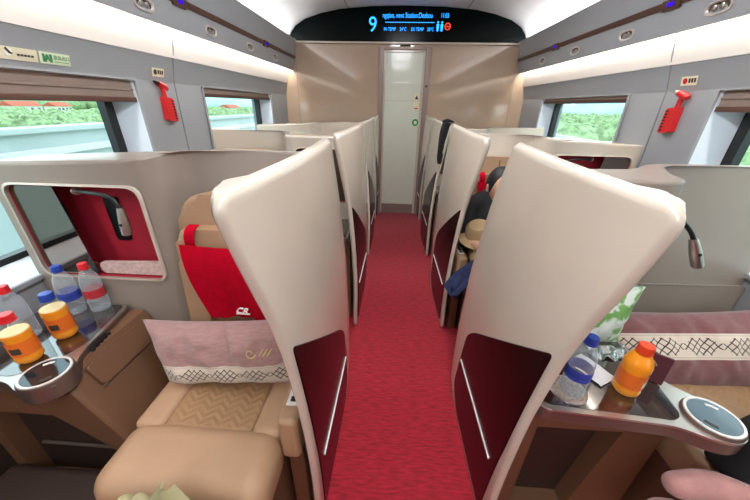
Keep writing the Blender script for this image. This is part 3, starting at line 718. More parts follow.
LIDE = 0.040
def console(s, off, kind, label):
    t = thing('side_console', (s * (1.2 if kind == 'A' else 0.56), off + 0.75, 0), label, 'console', 'side consoles with trays')
    if kind == 'A':
        poly = [(1.458, 0.004), (1.458, 0.628), (1.12, 0.630), (1.078, 0.630), (1.052, 0.585), (0.935, 0.36), (0.915, 0.28), (0.910, 0.004)]
        body = prism(poly, 'y', off + 0.585, off + 0.94, 0.02, 4, 'lo')
        body = cut(body, prism([(1.40, 0.06), (1.40, 0.47), (1.16, 0.47), (1.0, 0.30), (0.96, 0.06)], 'y', off + 0.5, off + 0.90))
        dk = prism([(1.398, 0.065), (1.398, 0.468), (1.162, 0.468), (1.003, 0.298), (0.963, 0.065)], 'y', off + 0.893, off + 0.899)
        rim = [(1.452, 0.57), (1.19, 0.558), (1.13, 0.530), (1.085, 0.527), (1.04, 0.555), (1.038, 0.61), (1.075, 0.665), (1.092, 0.72), (1.135, 0.945), (1.452, 0.945)]
        tray = [(1.442, 0.588), (1.20, 0.576), (1.165, 0.600), (1.120, 0.668), (1.106, 0.73), (1.148, 0.935), (1.442, 0.935)]
        disc = (1.102, 0.592)
    else:
        poly = [(0.345, 0.30), (0.345, 0.628), (0.735, 0.628), (0.775, 0.60), (0.785, 0.55), (0.785, 0.30)]
        body = prism(poly, 'y', off + 0.64, off + 0.944, 0.02, 4, 'lo')
        add_prism(body, [(0.345, 0.004), (0.345, 0.302), (0.785, 0.302), (0.785, 0.004)], 'y', off + 0.64, off + 0.944)
        body = cut(prism(rounded([(0.345, 0.004), (0.345, 0.628), (0.785, 0.628), (0.785, 0.004)], [0, 0.005, 0.05, 0]), 'y', off + 0.64, off + 0.944, 0.02, 4, 'lo'),
                   prism([(0.40, 0.05), (0.40, 0.50), (0.66, 0.50), (0.60, 0.05)], 'y', off + 0.5, off + 0.90))
        dk = prism([(0.402, 0.055), (0.402, 0.498), (0.657, 0.498), (0.598, 0.055)], 'y', off + 0.893, off + 0.899)
        rim = [(0.352, 0.587), (0.69, 0.560), (0.765, 0.522), (0.815, 0.518), (0.862, 0.545), (0.866, 0.61), (0.815, 0.665), (0.775, 0.70), (0.760, 0.75), (0.752, 0.945), (0.352, 0.945)]
        tray = [(0.366, 0.602), (0.70, 0.576), (0.726, 0.592), (0.742, 0.70), (0.738, 0.935), (0.366, 0.935)]
        disc = (0.802, 0.588)
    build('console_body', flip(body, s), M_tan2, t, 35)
    build('footwell_back', flip(dk, s), M_dark, t)
    if kind == 'A':
        ft = prism([(1.40, 0.02), (1.40, 0.44), (1.17, 0.44), (1.005, 0.27), (0.965, 0.02)], 'y', off + 0.640, off + 0.650)  # dark sheet standing in for the shade inside the footwell
        kp = build('footwell_shade', flip(ft, s), M_dark, t)
        build('kick_bar', flip(tube([(1.36, off + 0.632, 0.235), (1.06, off + 0.632, 0.235)], 0.006, 8), s), M_chrome, kp)
    else:
        ft = prism([(0.405, 0.02), (0.405, 0.48), (0.65, 0.48), (0.597, 0.02)], 'y', off + 0.70, off + 0.71)  # dark sheet in place of the shade under the tray
        build('footwell_shade', flip(ft, s), M_dark, t)
    P = lambda L: [(x, y + off) for x, y in L]
    build('tray_base', flip(prism(P(rounded(rim, 0.03)), 'z', 0.608, 0.645, 0.004, 2), s), M_rimside, t)
    tr = build('tray_rim', flip(prism(P(rounded(rim, 0.03)), 'z', 0.6452, 0.652, 0.0025, 2), s), M_chrome, t)
    build('tray_surface', flip(prism(P(rounded(tray, 0.02)), 'z', 0.650, 0.6535, 0.001), s), M_tray, t)
    dx, dy = disc; dy += off
    pk = build('control_knob', flip(lathe([(0.0, 0.595), (0.060, 0.597), (0.066, 0.604), (0.066, 0.655), (0.063, 0.661), (0.057, 0.662), (0.0, 0.662)], (dx, dy, 0), 40, None, cap=False), s), M_rimside, t)
    build('knob_face', flip(lathe([(0.0, 0.6625), (0.054, 0.6625), (0.054, 0.6632), (0.0, 0.6635)], (dx, dy, 0), 40, None, cap=False), s), M_knobface, pk)
    build('knob_ring', flip(lathe([(0.062, 0.6605), (0.061, 0.6640), (0.055, 0.6640), (0.0545, 0.6610)], (dx, dy, 0), 40, None, cap=False), s), M_bezel, pk)
    for a0, a1 in ((0.6, 1.3), (3.5, 4.2)):
        pts = [(dx + 0.042 * math.cos(a0 + (a1 - a0) * q / 6), dy + 0.042 * math.sin(a0 + (a1 - a0) * q / 6)) for q in range(7)]
        pts += [(dx + 0.034 * math.cos(a1 - (a1 - a0) * q / 6), dy + 0.034 * math.sin(a1 - (a1 - a0) * q / 6)) for q in range(7)]
        build('knob_symbol', flip(prism(pts, 'z', 0.6633, 0.6642), s), M_white if a0 < 3 else M_ink, pk)
    if kind == 'A':
        # socket strip on the tray edge and padded lid on the sloping side
        nn = Vector((-0.98, 0.18, 0.10)).normalized()
        us_m = frame_m((1.0885, off + 0.755, 0.630), (0.18, 0.98, 0), nn)
        bm = prism(rounded(rect(-0.046, 0.046, -0.010, 0.010), 0.0095), 'z', -0.006, 0.004, 0.001)
        bm.transform(us_m); us = build('socket_strip', flip(bm, s), M_black, t)
        for q in (-0.03, -0.010, 0.010, 0.03):
            bm = prism(circle(q, 0, 0.0035, 10), 'z', 0.004, 0.005); bm.transform(us_m); build('socket_mark', flip(bm, s), M_chrome, us)
        e = Vector((1.052 - 0.935, 0, 0.585 - 0.36)).normalized(); nn = Vector((-e.z, 0, e.x))
        lm_ = frame_m((1.046, off + 0.770, 0.574), (0, 1, 0), nn)
        bm = prism(rounded(rect(-0.118, 0.118, -0.042, 0.040), 0.012), 'z', -0.004, 0.014, 0.006, 3)
        bm.transform(lm_); lid = build('padded_lid', flip(bm, s), M_tan2, t)
        for sg in (1,):
            bm = prism(rect(-0.115, 0.115, sg * LIDE, sg * LIDE + 0.004), 'z', 0.0, 0.010); bm.transform(lm_); build('lid_trim', flip(bm, s), M_chrome, lid)
    else:
        bm = lathe([(0.0, 0.6537), (0.052, 0.6537), (0.052, 0.656), (0.048, 0.6575), (0.046, 0.656), (0.0, 0.6555)], (0.455, off + 0.655, 0), 32, None, cap=False)
        build('cup_ring', flip(bm, s), M_chrome, t)
        build('cup_mat', flip(lathe([(0.0, 0.6557), (0.045, 0.6557), (0.045, 0.6567), (0.0, 0.657)], (0.455, off + 0.655, 0), 32, None, cap=False), s),
              mat('pebbled_mat', '#a5948a', 0.7, var=0.45, vscale=220, bump=0.8, bscale=220) if 'pebbled_mat' not in MATS else MATS['pebbled_mat'], t)
        build('tray_latch', flip(soft(0.48, 0.51, off + 0.628, off + 0.642, 0.585, 0.605, 0.003), s), M_chrome, t)
    return t

ordw = {0: 'first', 1: 'second', 2: 'third'}
for s in (-1, 1):
    for k in range(3):
        kind = 'A' if (k % 2 == 0) == (s < 0) else 'B'
        off = ROWS * k
        where = '%s row on the %s' % (ordw[k], SIDE[s])
        shell(s, off, kind, ('curved shell wall with a red niche beside the window, %s' if kind == 'A' else 'curved shell wall with its niche toward the aisle, %s') % where)
        gooseneck(s, off, kind, 'slim gooseneck lamp with metal head over the side table, %s' % where)
        console(s, off, kind, ('side console with tray by the window, %s' if kind == 'A' else 'side console with tray next to the aisle, %s') % where)
        if kind == 'A':
            t = seat(s, off, 0.392, 0.885, 'tan leather seat next to the aisle, %s' % where)
            armrest(s, off, t, 0.335, 0.396)
        else:
            t = seat(s, off, 0.845, 1.425, 'tan leather seat beside the window, %s' % where, reclined=(k == 0))

# ---- red headrest covers
def towel(s, off, label):
    t = thing('headrest_cover', (s * 0.63, off + 0.86, 0.62), label, 'headrest cover', 'red headrest covers')
    def fn(u, v):
        z = 0.965 - 0.300 * v; hw = 0.165 - 0.050 * v
        x = 0.632 + (u - 0.5) * 2 * hw
        y = off + 0.862 - 0.012 * math.sin(PI * min(1, v * 1.3)) * (1 - v) + 0.006 * math.sin(u * 9 + v * 3) * v + 0.004 * math.sin(u * 23) * v + 0.026 * v * v - 0.004
        y += 0.022 * (1 - v) ** 3
        return (x, y, z + 0.012 * math.sin(u * PI) * (v - 0.6))
    build('cloth', flip(add_sheet(bmesh.new(), fn, 22, 22, 0.004), s), M_towel, t, 60)
    for x in (0.765, 0.50):
        build('strap', flip(add_sheet(bmesh.new(), lambda u, v, x=x: (x - 0.017 + 0.034 * u, off + 0.888 - 0.006 * math.sin(PI * v) + 0.045 * v * v, 0.955 + 0.064 * math.sin(v * PI / 2)), 3, 10, 0.004), s), M_towel, t, 60)
    build('logo', text_bm('CR', 0.034, frame_m((s * 0.635, off + 0.853, 0.722), (1, 0, -0.06), (0, -1, 0.1)), 0.003, 0.35), M_print, t, 0)
    build('logo_line', flip(box(0.585, 0.635, off + 0.853, off + 0.857, 0.705, 0.709), s), M_print, t, 0)
    return t
towel(-1, 0.0, 'red cloth headrest cover with white logo on the near left seat')
towel(1, ROWS, 'red cloth headrest cover on the right seat with a passenger')

# ---- pillows
def pillow(name, W, H, T, matrix, material, label, seed):
    t = thing(name, matrix.translation, label, 'pillow', 'mauve linen pillows')
    t.rotation_euler = matrix.to_euler()
    bm = bmesh.new(); nu, nv = 44, 24; top = []; bot = []
    for i in range(nu + 1):
        a, b = [], []
        for j in range(nv + 1):
            u = -1 + 2 * i / nu; v = -1 + 2 * j / nv
            f = (max(0, 1 - abs(u) ** 3.2) ** 0.55) * (max(0, 1 - abs(v) ** 2.6) ** 0.6)
            pin = 1 - 0.05 * (1 - v * v) * 0 - 0.045 * (1 - abs(u) ** 2) * 0
            x = u * W * (1 - 0.06 * (1 - v ** 2) * abs(u)); x -= (0.05 * (v - 1) * (1 - u) / 2 if name == 'linen_pillow' else 0); y = v * H * (1 - 0.09 * (1 - u ** 2) * abs(v))
            wr = 0.020 * noise.noise(Vector((u * 3.1 + seed, v * 2.0, 0.3))) + 0.010 * noise.noise(Vector((u * 11 + seed, v * 3, 1.7)))
            cr = -0.034 * math.exp(-((u - 0.22 + 0.12 * v) / 0.035) ** 2) * max(0, v + 0.3) if name == 'linen_pillow' else -0.010 * math.exp(-((u - 0.02 - 0.10 * v) / 0.04) ** 2) * max(0, -v)
            a.append(bm.verts.new((x, y, f * T + (wr + cr) * f))); b.append(a[-1] if (i in (0, nu) or j in (0, nv)) else bm.verts.new((x, y, -f * T * 0.8)))
        top.append(a); bot.append(b)
    for i in range(nu):
        for j in range(nv):
            bm.faces.new((top[i][j], top[i + 1][j], top[i + 1][j + 1], top[i][j + 1]))
            q = (bot[i][j], bot[i][j + 1], bot[i + 1][j + 1], bot[i + 1][j])
            try: bm.faces.new(q)
            except ValueError: pass
    o = build('cover', bm, material, t, 80, local=True)
    return t
m_ = Matrix.Translation((-0.695, 0.795, 0.578)) @ Matrix.Rotation(math.radians(-2), 4, 'Y') @ Matrix.Rotation(math.radians(3), 4, 'Z') @ Matrix.Rotation(math.radians(66), 4, 'X')
pl = pillow('linen_pillow', 0.285, 0.122, 0.080, m_, pillow_mat('mauve_linen_low_band', -0.098, -0.028, '#a27c78'), 'mauve linen pillow with a patterned lower band on the near left seat', 1.0)
sw = [(0.150 + (0.004 + 0.0026 * q) * math.cos(q), 0.022 + (0.004 + 0.0026 * q) * math.sin(q), 0.083) for q in [i * 0.4 for i in range(16)]]
build('embroidered_emblem', tube(sw, 0.0022, 6), M_gold, pl, local=True)
for q in range(3):
    build('embroidered_leaf', tube([(0.178 + 0.014 * q, 0.010, 0.080), (0.186 + 0.014 * q, 0.022, 0.081), (0.194 + 0.014 * q, 0.036, 0.078)], [0.0012, 0.003, 0.0010], 6), M_gold, pl, local=True)
m_ = Matrix.Translation((1.075, 0.975, 0.552)) @ Matrix.Rotation(math.radians(-2), 4, 'Y') @ Matrix.Rotation(math.radians(2), 4, 'Z') @ Matrix.Rotation(math.radians(50), 4, 'X')
pillow('bolster_pillow', 0.36, 0.155, 0.07, m_, pillow_mat('mauve_linen_mid_band', -0.035, 0.060, '#744545', 0.04), 'mauve linen pillow with a cream diamond band on the near right seat', 4.0)

# ---- bottles
def bottle(x, y, z, kind, label, rot=0.0):
    t = thing('drink_bottle', (x, y, z), label, 'bottle', 'drink bottles on the trays')
    c = (x, y, z + 0.0006)
    if kind in ('water_blue', 'water_red', 'clear_red'):
        h = 0.205; r = 0.032
        prof = [(0.0, 0.006), (0.020, 0.002), (0.028, 0.0), (r, 0.008), (r, 0.03), (r - 0.002, 0.034), (r, 0.038), (r, 0.05), (r - 0.002, 0.054), (r, 0.058), (r, 0.098), (r - 0.002, 0.104), (r, 0.110), (r - 0.002, 0.125), (0.026, 0.148), (0.017, 0.168), (0.013, 0.176), (0.013, 0.184)]
        build('plastic_body', lathe(prof, c, 28, None, cap=False), M_pet, t)
        lm = {'water_blue': M_blabel, 'water_red': M_rlabel, 'clear_red': M_rlabel}[kind]
        if kind != 'clear_red':
            lb = build('label_band', lathe([(r + 0.0004, 0.060), (r + 0.0008, 0.062), (r + 0.0008, 0.094), (r + 0.0004, 0.096)], c, 28, None, cap=False), lm, t)
            build('label_mark', lathe([(r + 0.0012, 0.073), (r + 0.0012, 0.084)], c, 28, None, cap=False), M_print if kind == 'water_red' else MATS['blue_cap'], lb) if kind == 'water_blue' else None
        cap = M_bluecap if kind == 'water_blue' else M_redcap
        zc = 0.182
    else:
        h = 0.175; r = 0.035
        prof = [(0.0, 0.006), (0.018, 0.003), (0.026, 0.0), (r - 0.001, 0.010), (r, 0.022), (r - 0.0025, 0.030), (r - 0.0025, 0.088), (r, 0.096), (r, 0.110), (r - 0.004, 0.126), (0.022, 0.142), (0.017, 0.150), (0.0165, 0.158)]
        build('plastic_body', lathe(prof, c, 28, None, cap=False), M_pet2, t)
        lvl = {'juice_full': 0.147, 'juice_red': 0.112, 'juice_blue': 0.116}[kind]
        jp = [(max(a - 0.0015, 0), b + 0.001) for a, b in prof if b < lvl]; rr = jp[-1][0]; jp += [(rr, lvl), (0.0, lvl)]
        ju = build('juice', lathe(jp, c, 28, None, cap=False), M_orange, t)
        if kind != 'juice_full': build('juice_foam', lathe([(0.0, lvl + 0.0003), (rr * 0.98, lvl + 0.0003), (rr * 0.94, lvl + 0.004), (0.0, lvl + 0.005)], c, 28, None, cap=False), M_foam, ju)
        lb = build('label_band', lathe([(r - 0.0018, 0.034), (r - 0.0012, 0.036), (r - 0.0012, 0.084), (r - 0.0018, 0.086)], c, 28, None, cap=False), M_olabel, t)
        bm = bmesh.new(); a0 = -1.9 + rot
        add_sheet(bm, lambda u, v: (c[0] + (r - 0.0004) * math.cos(a0 + 0.75 * u), c[1] + (r - 0.0004) * math.sin(a0 + 0.75 * u), c[2] + 0.046 + 0.022 * v), 6, 2)
        build('label_print', bm, M_sign if kind == 'juice_full' else M_ink, lb)
        cap = {'juice_full': M_ocap, 'juice_red': M_redcap, 'juice_blue': M_bluecap}[kind]; zc = 0.155
    cr = 0.0155 if zc > 0.17 else 0.019
    cb = bmesh.new(); n = 40; prof = [(0.0, zc), (cr, zc), (cr, zc + 0.017), (cr - 0.002, zc + 0.0195), (0.0, zc + 0.020)]
    add_lathe(cb, prof, c, n, None, cap=False)
    for v in cb.verts:
        d = Vector((v.co.x - x, v.co.y - y)); 
        if d.length > cr * 0.97 and round(math.atan2(d.y, d.x) / (2 * PI / n)) % 2: v.co.x -= d.x * 0.045; v.co.y -= d.y * 0.045
    build('cap', cb, cap, t)
    build('neck_ring', lathe([(cr - 0.003, zc - 0.005), (cr + 0.001, zc - 0.005), (cr + 0.001, zc - 0.001), (cr - 0.003, zc - 0.001)], c, 24, None, cap=False), cap, t)
    return t
ZTR = 0.6535
bottle(-1.297, 0.885, ZTR, 'water_blue', 'clear water bottle with blue cap and blue label on the left tray')
bottle(-1.222, 0.912, ZTR, 'water_red', 'clear water bottle with red cap and red label on the left tray')
bottle(-1.205, 0.755, ZTR, 'juice_blue', 'half-full orange juice bottle with a blue cap on the left tray', 0.3)
bottle(-1.210, 0.645, ZTR, 'juice_red', 'orange juice bottle with a red cap at the front of the left tray', 0.3)
bottle(-1.330, 0.745, ZTR, 'clear_red', 'clear bottle with red cap behind the front juice bottle')
bottle(0.462, 0.652, 0.6568, 'water_blue', 'clear water bottle with blue cap standing on the round mat, right tray')
bottle(0.622, 0.665, ZTR, 'juice_full', 'full orange juice bottle with an orange cap on the right tray', 0.5)

# tissue packet, snack bag, folder on the right tray
def slab(name, W, H, T, M, material, label, cat):
    bm = bmesh.new()
    def fn(u, v):
        z = T * (math.sin(PI * u) * math.sin(PI * v)) ** 0.5 if 0 < u < 1 and 0 < v < 1 else 0
        return ((u - 0.5) * W, (v - 0.5) * H, z + 0.002 + 0.004 * noise.noise(Vector((u * 4, v * 5, W * 40))))
    add_sheet(bm, fn, 14, 14, 0.003); bm.transform(M)
    return tag(build(name, bm, material, None, 60), label, cat)
slab('tissue_packet', 0.075, 0.11, 0.016, Matrix.Translation((0.565, 0.735, ZTR + 0.004)) @ Matrix.Rotation(0.5, 4, 'Z') , M_tissue, 'white tissue packet lying beside the bottles on the right tray', 'tissue packet')
def snack_material():
    m = mat('snack_bag_print', '#cfdccf', 0.35, var=0.1)
    nt = m.node_tree; b = nt.nodes['Principled BSDF']
    tc = nt.nodes.new('ShaderNodeTexCoord'); n = nt.nodes.new('ShaderNodeTexNoise'); n.inputs['Scale'].default_value = 18; nt.links.new(tc.outputs['Object'], n.inputs['Vector'])
    r = nt.nodes.new('ShaderNodeValToRGB'); r.color_ramp.elements[0].position = 0.50; r.color_ramp.elements[0].color = (*lin('#d9e4da'), 1)
    r.color_ramp.elements[1].position = 0.56; r.color_ramp.elements[1].color = (*lin('#78b060'), 1)
    nt.links.new(n.outputs['Fac'], r.inputs['Fac']); nt.links.new(r.outputs['Color'], b.inputs['Base Color'])
    return m
bag = thing('snack_bag', (0.67, 0.875, ZTR), 'crumpled green and white snack bag standing on the right tray', 'snack bag')
bm = bmesh.new()
def bagf(sgn):
    def fn(u, v):
        w_ = 0.075 * (1 - 0.10 * math.sin(PI * v)); t_ = 0.028 * math.sin(PI * min(1, v * 0.95 + 0.02)) ** 0.7 * math.sin(PI * u) ** 0.6 if 0 < u < 1 else 0
        k = 0.008 * noise.noise(Vector((u * 5, v * 6, sgn)))
        return (0.665 + (u - 0.5) * 2 * w_ + 0.02 * v, 0.878 + 0.012 * v + sgn * (t_ + 0.001) + (k if 0 < u < 1 and 0 < v < 1 else 0), ZTR + 0.001 + 0.225 * v)
    return fn
add_sheet(bm, bagf(-1), 14, 18); add_sheet(bm, bagf(1), 14, 18); bmesh.ops.remove_doubles(bm, verts=bm.verts, dist=0.0025)
build('bag_body', bm, snack_material(), bag, 60)
bm = bmesh.new(); add_sheet(bm, lambda u, v: (0.60 + 0.13 * u, 0.835 - 0.05 * v + 0.006 * math.sin(u * 20), ZTR + 0.004 + 0.012 * (1 - v) + 0.006 * math.sin(u * 14 + v * 9)), 18, 8, 0.001)
build('foil_flap', bm, mat('crinkled_foil', '#a9b0ae', 0.25, metal=0.9, bump=0.6, bscale=90), bag, 30)
fo = thing('menu_folder', (0.725, 0.705, ZTR), 'dark burgundy folder leaning behind the right juice bottle', 'folder')
bm = box(-0.045, 0.040, -0.005, 0.005, 0, 0.095, 0.003); bm.transform(Matrix.Translation((0.718, 0.716, ZTR + 0.001)) @ Matrix.Rotation(math.radians(-38), 4, 'Z') @ Matrix.Rotation(math.radians(-6), 4, 'X')); build('cover', bm, mat('burgundy_card', '#4b1a24', 0.6), fo)
bm = tube([(0, -0.0068, 0.05), (0.010, -0.0068, 0.06), (0.0, -0.0068, 0.072), (-0.010, -0.0068, 0.06), (0.004, -0.0068, 0.055)], 0.0012, 6); bm.transform(Matrix.Translation((0.718, 0.716, ZTR + 0.001)) @ Matrix.Rotation(math.radians(-38), 4, 'Z') @ Matrix.Rotation(math.radians(-6), 4, 'X')); build('crest', bm, M_gold, fo)

# ================================================================== WALL FITTINGS
def hammer(s):
    xw = 1.458; y0 = 1.905; t = thing('safety_hammer', (s * xw, y0, 1.29), 'red safety hammer in its holder on the %s wall between the windows' % SIDE[s], 'safety hammer', 'safety hammers')
    # holder: long red bracket with slots
    ho = build('holder', flip(prism(rounded([(y0 - 0.035, 1.298), (y0 + 0.045, 1.288), (y0 + 0.042, 1.415), (y0 - 0.032, 1.425)], 0.008), 'x', xw - 0.034, xw - 0.003, 0.004), s), M_hammer, t)
    for q in range(7):
        build('holder_slot', flip(box(xw - 0.036, xw - 0.030, y0 + 0.022, y0 + 0.036, 1.302 + 0.016 * q, 1.311 + 0.016 * q), s), M_black, ho)
    h = -1 if s > 0 else 1
    build('handle', flip(tube([(xw - 0.022, y0 - 0.010, 1.36), (xw - 0.024, y0 - 0.014, 1.42), (xw - 0.026, y0 - 0.020, 1.475)], [0.013, 0.012, 0.013], 12), s), M_hammer, t)
    build('head', flip(tube([(xw - 0.026, y0 - 0.02 + h * 0.038, 1.466), (xw - 0.026, y0 - 0.02 + h * 0.026, 1.472), (xw - 0.026, y0 - 0.02 - h * 0.028, 1.490)], [0.012, 0.017, 0.015], 14), s), M_hammer, t)
    build('steel_tip', flip(tube([(xw - 0.026, y0 - 0.02 - h * 0.027, 1.490), (xw - 0.026, y0 - 0.02 - h * 0.046, 1.497), (xw - 0.026, y0 - 0.02 - h * 0.060, 1.502)], [0.012, 0.010, 0.003], 12), s), M_chrome if s > 0 else M_black, t)
    g = thing('warning_sticker', (s * 1.445, 1.895, 1.55), 'small cream warning sticker above the %s safety hammer' % SIDE[s], 'sticker', 'small warning stickers')
    pl = [(1.850, 1.522), (1.945, 1.522), (1.945, 1.566), (1.850, 1.566)]
    tilt = lambda bm: bm
    bm = bmesh.new()
    def patch(ya, yb, za, zb, d, name, mtl, parent):
        b = bmesh.new(); xx = lambda z: wx(z) - d
        vs_ = [b.verts.new((xx(z) + q, y, z)) for q in (0, 0.002) for y, z in ((ya, za), (yb, za), (yb, zb), (ya, zb))]
        for f in ((0, 1, 2, 3), (7, 6, 5, 4), (0, 4, 5, 1), (1, 5, 6, 2), (2, 6, 7, 3), (3, 7, 4, 0)): b.faces.new([vs_[i] for i in f])
        return build(name, flip(b, s), mtl, parent, 0)
    bd = patch(1.850, 1.945, 1.526, 1.568, 0.0025, 'backing', M_sign, g)
    cy = 1.872 if s < 0 else 1.918
    b = bmesh.new(); ring = [b.verts.new((wx(1.547 + 0.014 * math.sin(q)) - 0.0042, cy + 0.014 * math.cos(q), 1.547 + 0.014 * math.sin(q))) for q in [2 * PI * i / 18 for i in range(18)]]; b.faces.new(ring)
    build('ban_symbol', flip(b, s), M_hammer if s > 0 else M_ink, bd, 0)
    for i in range(3):
        a = (1.893 + 0.016 * i) if s < 0 else (1.856 + 0.016 * i)
        patch(a, a + 0.010, 1.538, 1.558, 0.0040, 'print_mark', M_ink, bd)
    return t
hammer(-1); hammer(1)
def wall_sign(y0, y1, z0, z1, mtl, label, draw):
    t = thing('wall_sign', (-wx(z0), (y0 + y1) / 2, z0), label, 'sign', 'safety signs over the window')
    b = bmesh.new(); sk = 0.012
    vs_ = [b.verts.new((-(wx(z) - q), y, z)) for q in (0.0005, 0.003) for y, z in ((y0, z0), (y1, z0), (y1, z1), (y0, z1))]
    for f in ((0, 1, 2, 3), (7, 6, 5, 4), (0, 4, 5, 1), (1, 5, 6, 2), (2, 6, 7, 3), (3, 7, 4, 0)): b.faces.new([vs_[i] for i in f])
    bd = build('plate', b, mtl, t, 0)
    nz = Vector((0.13, 0, -0.028)); up = Vector((0.028, 0, 0.13)).normalized()
    M = frame_m((-(wx((z0 + z1) / 2) - 0.0042), y0, (z0 + z1) / 2), (0, 1, 0), (1, 0, -0.21))
    draw(bd, M)
def draw_exit(bd, M):
    for a, b_ in ((0.010, 0.019), (0.036, 0.046)):
        bm = prism(rect(a, b_, -0.014, 0.014), 'z', 0, 0.0006); bm.transform(M); build('door_symbol', bm, M_green, bd, 0)
    bm = prism([(0.018, -0.014), (0.022, -0.014), (0.028, -0.002), (0.036, -0.012), (0.033, 0.008), (0.028, 0.015), (0.021, 0.007)], 'z', 0, 0.0007); bm.transform(M); build('runner_symbol', bm, M_green, bd, 0)
    build('lettering', text_bm('\u7d27\u6025\u51fa\u53e3', 0.0165, M @ Matrix.Translation((0.051, 0.004, 0.0004)), 0.0003), M_green, bd, 0)
    bm = prism(rect(0.052, 0.110, -0.011, -0.009), 'z', 0, 0.0006); bm.transform(M); build('print_line', bm, M_green, bd, 0)
def draw_hammer(bd, M):
    bm = prism(circle(0.0, 0, 0.013, 20), 'z', 0, 0.0005); bm.transform(M @ Matrix.Translation((0.060, 0.004, 0))); build('print_disc', bm, M_print, bd, 0)
    bm = prism([(0.049, 0.012), (0.055, 0.018), (0.067, 0.004), (0.073, 0.002), (0.071, -0.003), (0.061, -0.002)], 'z', 0.0004, 0.0009); bm.transform(M); build('hammer_symbol', bm, M_ink, bd, 0)
    for i in range(5):
        bm = prism(rect(0.086 + 0.0115 * i, 0.095 + 0.0115 * i, -0.006, 0.001), 'z', 0, 0.0006); bm.transform(M); build('print_mark', bm, M_ink, bd, 0)
wall_sign(1.10, 1.256, 1.523, 1.562, M_sign, 'cream safety notice above the left window, next to the exit sign', draw_hammer)
wall_sign(1.263, 1.382, 1.523, 1.562, M_signg, 'pale green emergency exit sign above the left window', draw_exit)

# ================================================================== PASSENGER AND BELONGINGS
def blob(bm, pts, rads, per=6, flat=None):
    P = smooth_path(pts, per); n = len(P)
    for i, p in enumerate(P):
        q = i / (n - 1) * (len(rads) - 1); k = min(int(q), len(rads) - 2); r = rads[k] + (rads[k + 1] - rads[k]) * (q - k)
        M = Matrix.Translation(p) @ Matrix.Diagonal((*(flat or (1, 1, 1)), 1))
        bmesh.ops.create_icosphere(bm, subdivisions=2, radius=r, matrix=M)
    return bm
px, py = 0.575, ROWS
pr = thing('person', (px, py + 0.70, 0.48), 'person in a black top reclining in the second seat on the right', 'person')
W = lambda x, y, z: (x, y + py, z)
# skin: head, neck, arms and hands, feet
bm = bmesh.new()
HC = Vector(W(0.600, 0.815, 0.945))
bmesh.ops.create_icosphere(bm, subdivisions=3, radius=0.092, matrix=Matrix.Translation(HC) @ Matrix.Rotation(0.35, 4, 'X') @ Matrix.Diagonal((0.82, 0.98, 1.2, 1)))
blob(bm, [HC + Vector((0, -0.05, -0.06)), HC + Vector((0, -0.062, -0.085))], [0.045, 0.036])           # jaw
blob(bm, [HC + Vector((0, -0.090, 0.005)), HC + Vector((0, -0.112, -0.026))], [0.010, 0.016])            # nose
blob(bm, [HC + Vector((-0.02, -0.088, -0.055)), HC + Vector((0.02, -0.088, -0.055))], [0.009, 0.009])    # lips
for e in (-1, 1): blob(bm, [HC + Vector((e * 0.078, 0.0, 0.015)), HC + Vector((e * 0.080, 0.004, -0.02))], [0.014, 0.011])
blob(bm, [HC + Vector((0, 0.01, -0.08)), W(0.59, 0.86, 0.84)], [0.052, 0.056])
blob(bm, [W(0.585, 0.86, 0.83), W(0.60, 0.80, 0.66), W(0.61, 0.70, 0.57)], [0.10, 0.12, 0.13])
for sh, el, wr, hd in ((W(0.425, 0.83, 0.80), W(0.385, 0.66, 0.655), W(0.455, 0.485, 0.668), W(0.50, 0.415, 0.660)), (W(0.745, 0.83, 0.80), W(0.79, 0.66, 0.66), W(0.69, 0.50, 0.68), W(0.62, 0.43, 0.675))):
    blob(bm, [sh, el], [0.05, 0.042], 10); blob(bm, [el, wr], [0.042, 0.028], 10); blob(bm, [wr, hd], [0.030, 0.036], 5, (1, 1, 0.7))
    d = (Vector(hd) - Vector(wr)).normalized(); sd = d.cross(Vector((0, 0, 1))).normalized()
    for q, L in ((-1.5, 0.055), (-0.5, 0.07), (0.5, 0.066), (1.5, 0.05)):
        b0 = Vector(hd) + sd * q * 0.019 + d * 0.02; blob(bm, [b0, b0 + d * L * 0.6 + Vector((0, 0, -0.006)), b0 + d * L + Vector((0, 0, -0.024))], [0.0095, 0.0085, 0.007], 6)
    tb = Vector(wr) + d * 0.03 + Vector((0, 0, 0.012)); blob(bm, [tb, tb + sd * -0.03 + d * 0.03, tb + sd * -0.036 + d * 0.055], [0.012, 0.010, 0.008], 6)
for hx, kx in ((0.515, 0.47), (0.68, 0.70)):
    blob(bm, [W(hx, 0.70, 0.565), W(kx, 0.36, 0.575)], [0.085, 0.062], 10); blob(bm, [W(kx, 0.36, 0.575), W(kx, 0.31, 0.12)], [0.06, 0.038], 10); blob(bm, [W(kx, 0.32, 0.055), W(kx, 0.22, 0.045)], [0.042, 0.034], 8)
build('body', remeshed(bm, 0.006, 4), M_skin, pr, 180)
bm = bmesh.new()
blob(bm, [W(0.585, 0.87, 0.83), W(0.60, 0.81, 0.68), W(0.61, 0.71, 0.575)], [0.118, 0.145, 0.150], 10, (1.18, 0.85, 1))
for sh, el in ((W(0.425, 0.83, 0.80), W(0.388, 0.665, 0.66)), (W(0.745, 0.83, 0.80), W(0.787, 0.665, 0.665))):
    blob(bm, [W(0.585, 0.86, 0.83), sh, Vector(sh).lerp(Vector(el), 0.85)], [0.08, 0.068, 0.056], 10)
build('black_top', remeshed(bm, 0.008, 5), M_coat, pr, 180)
bm = bmesh.new()
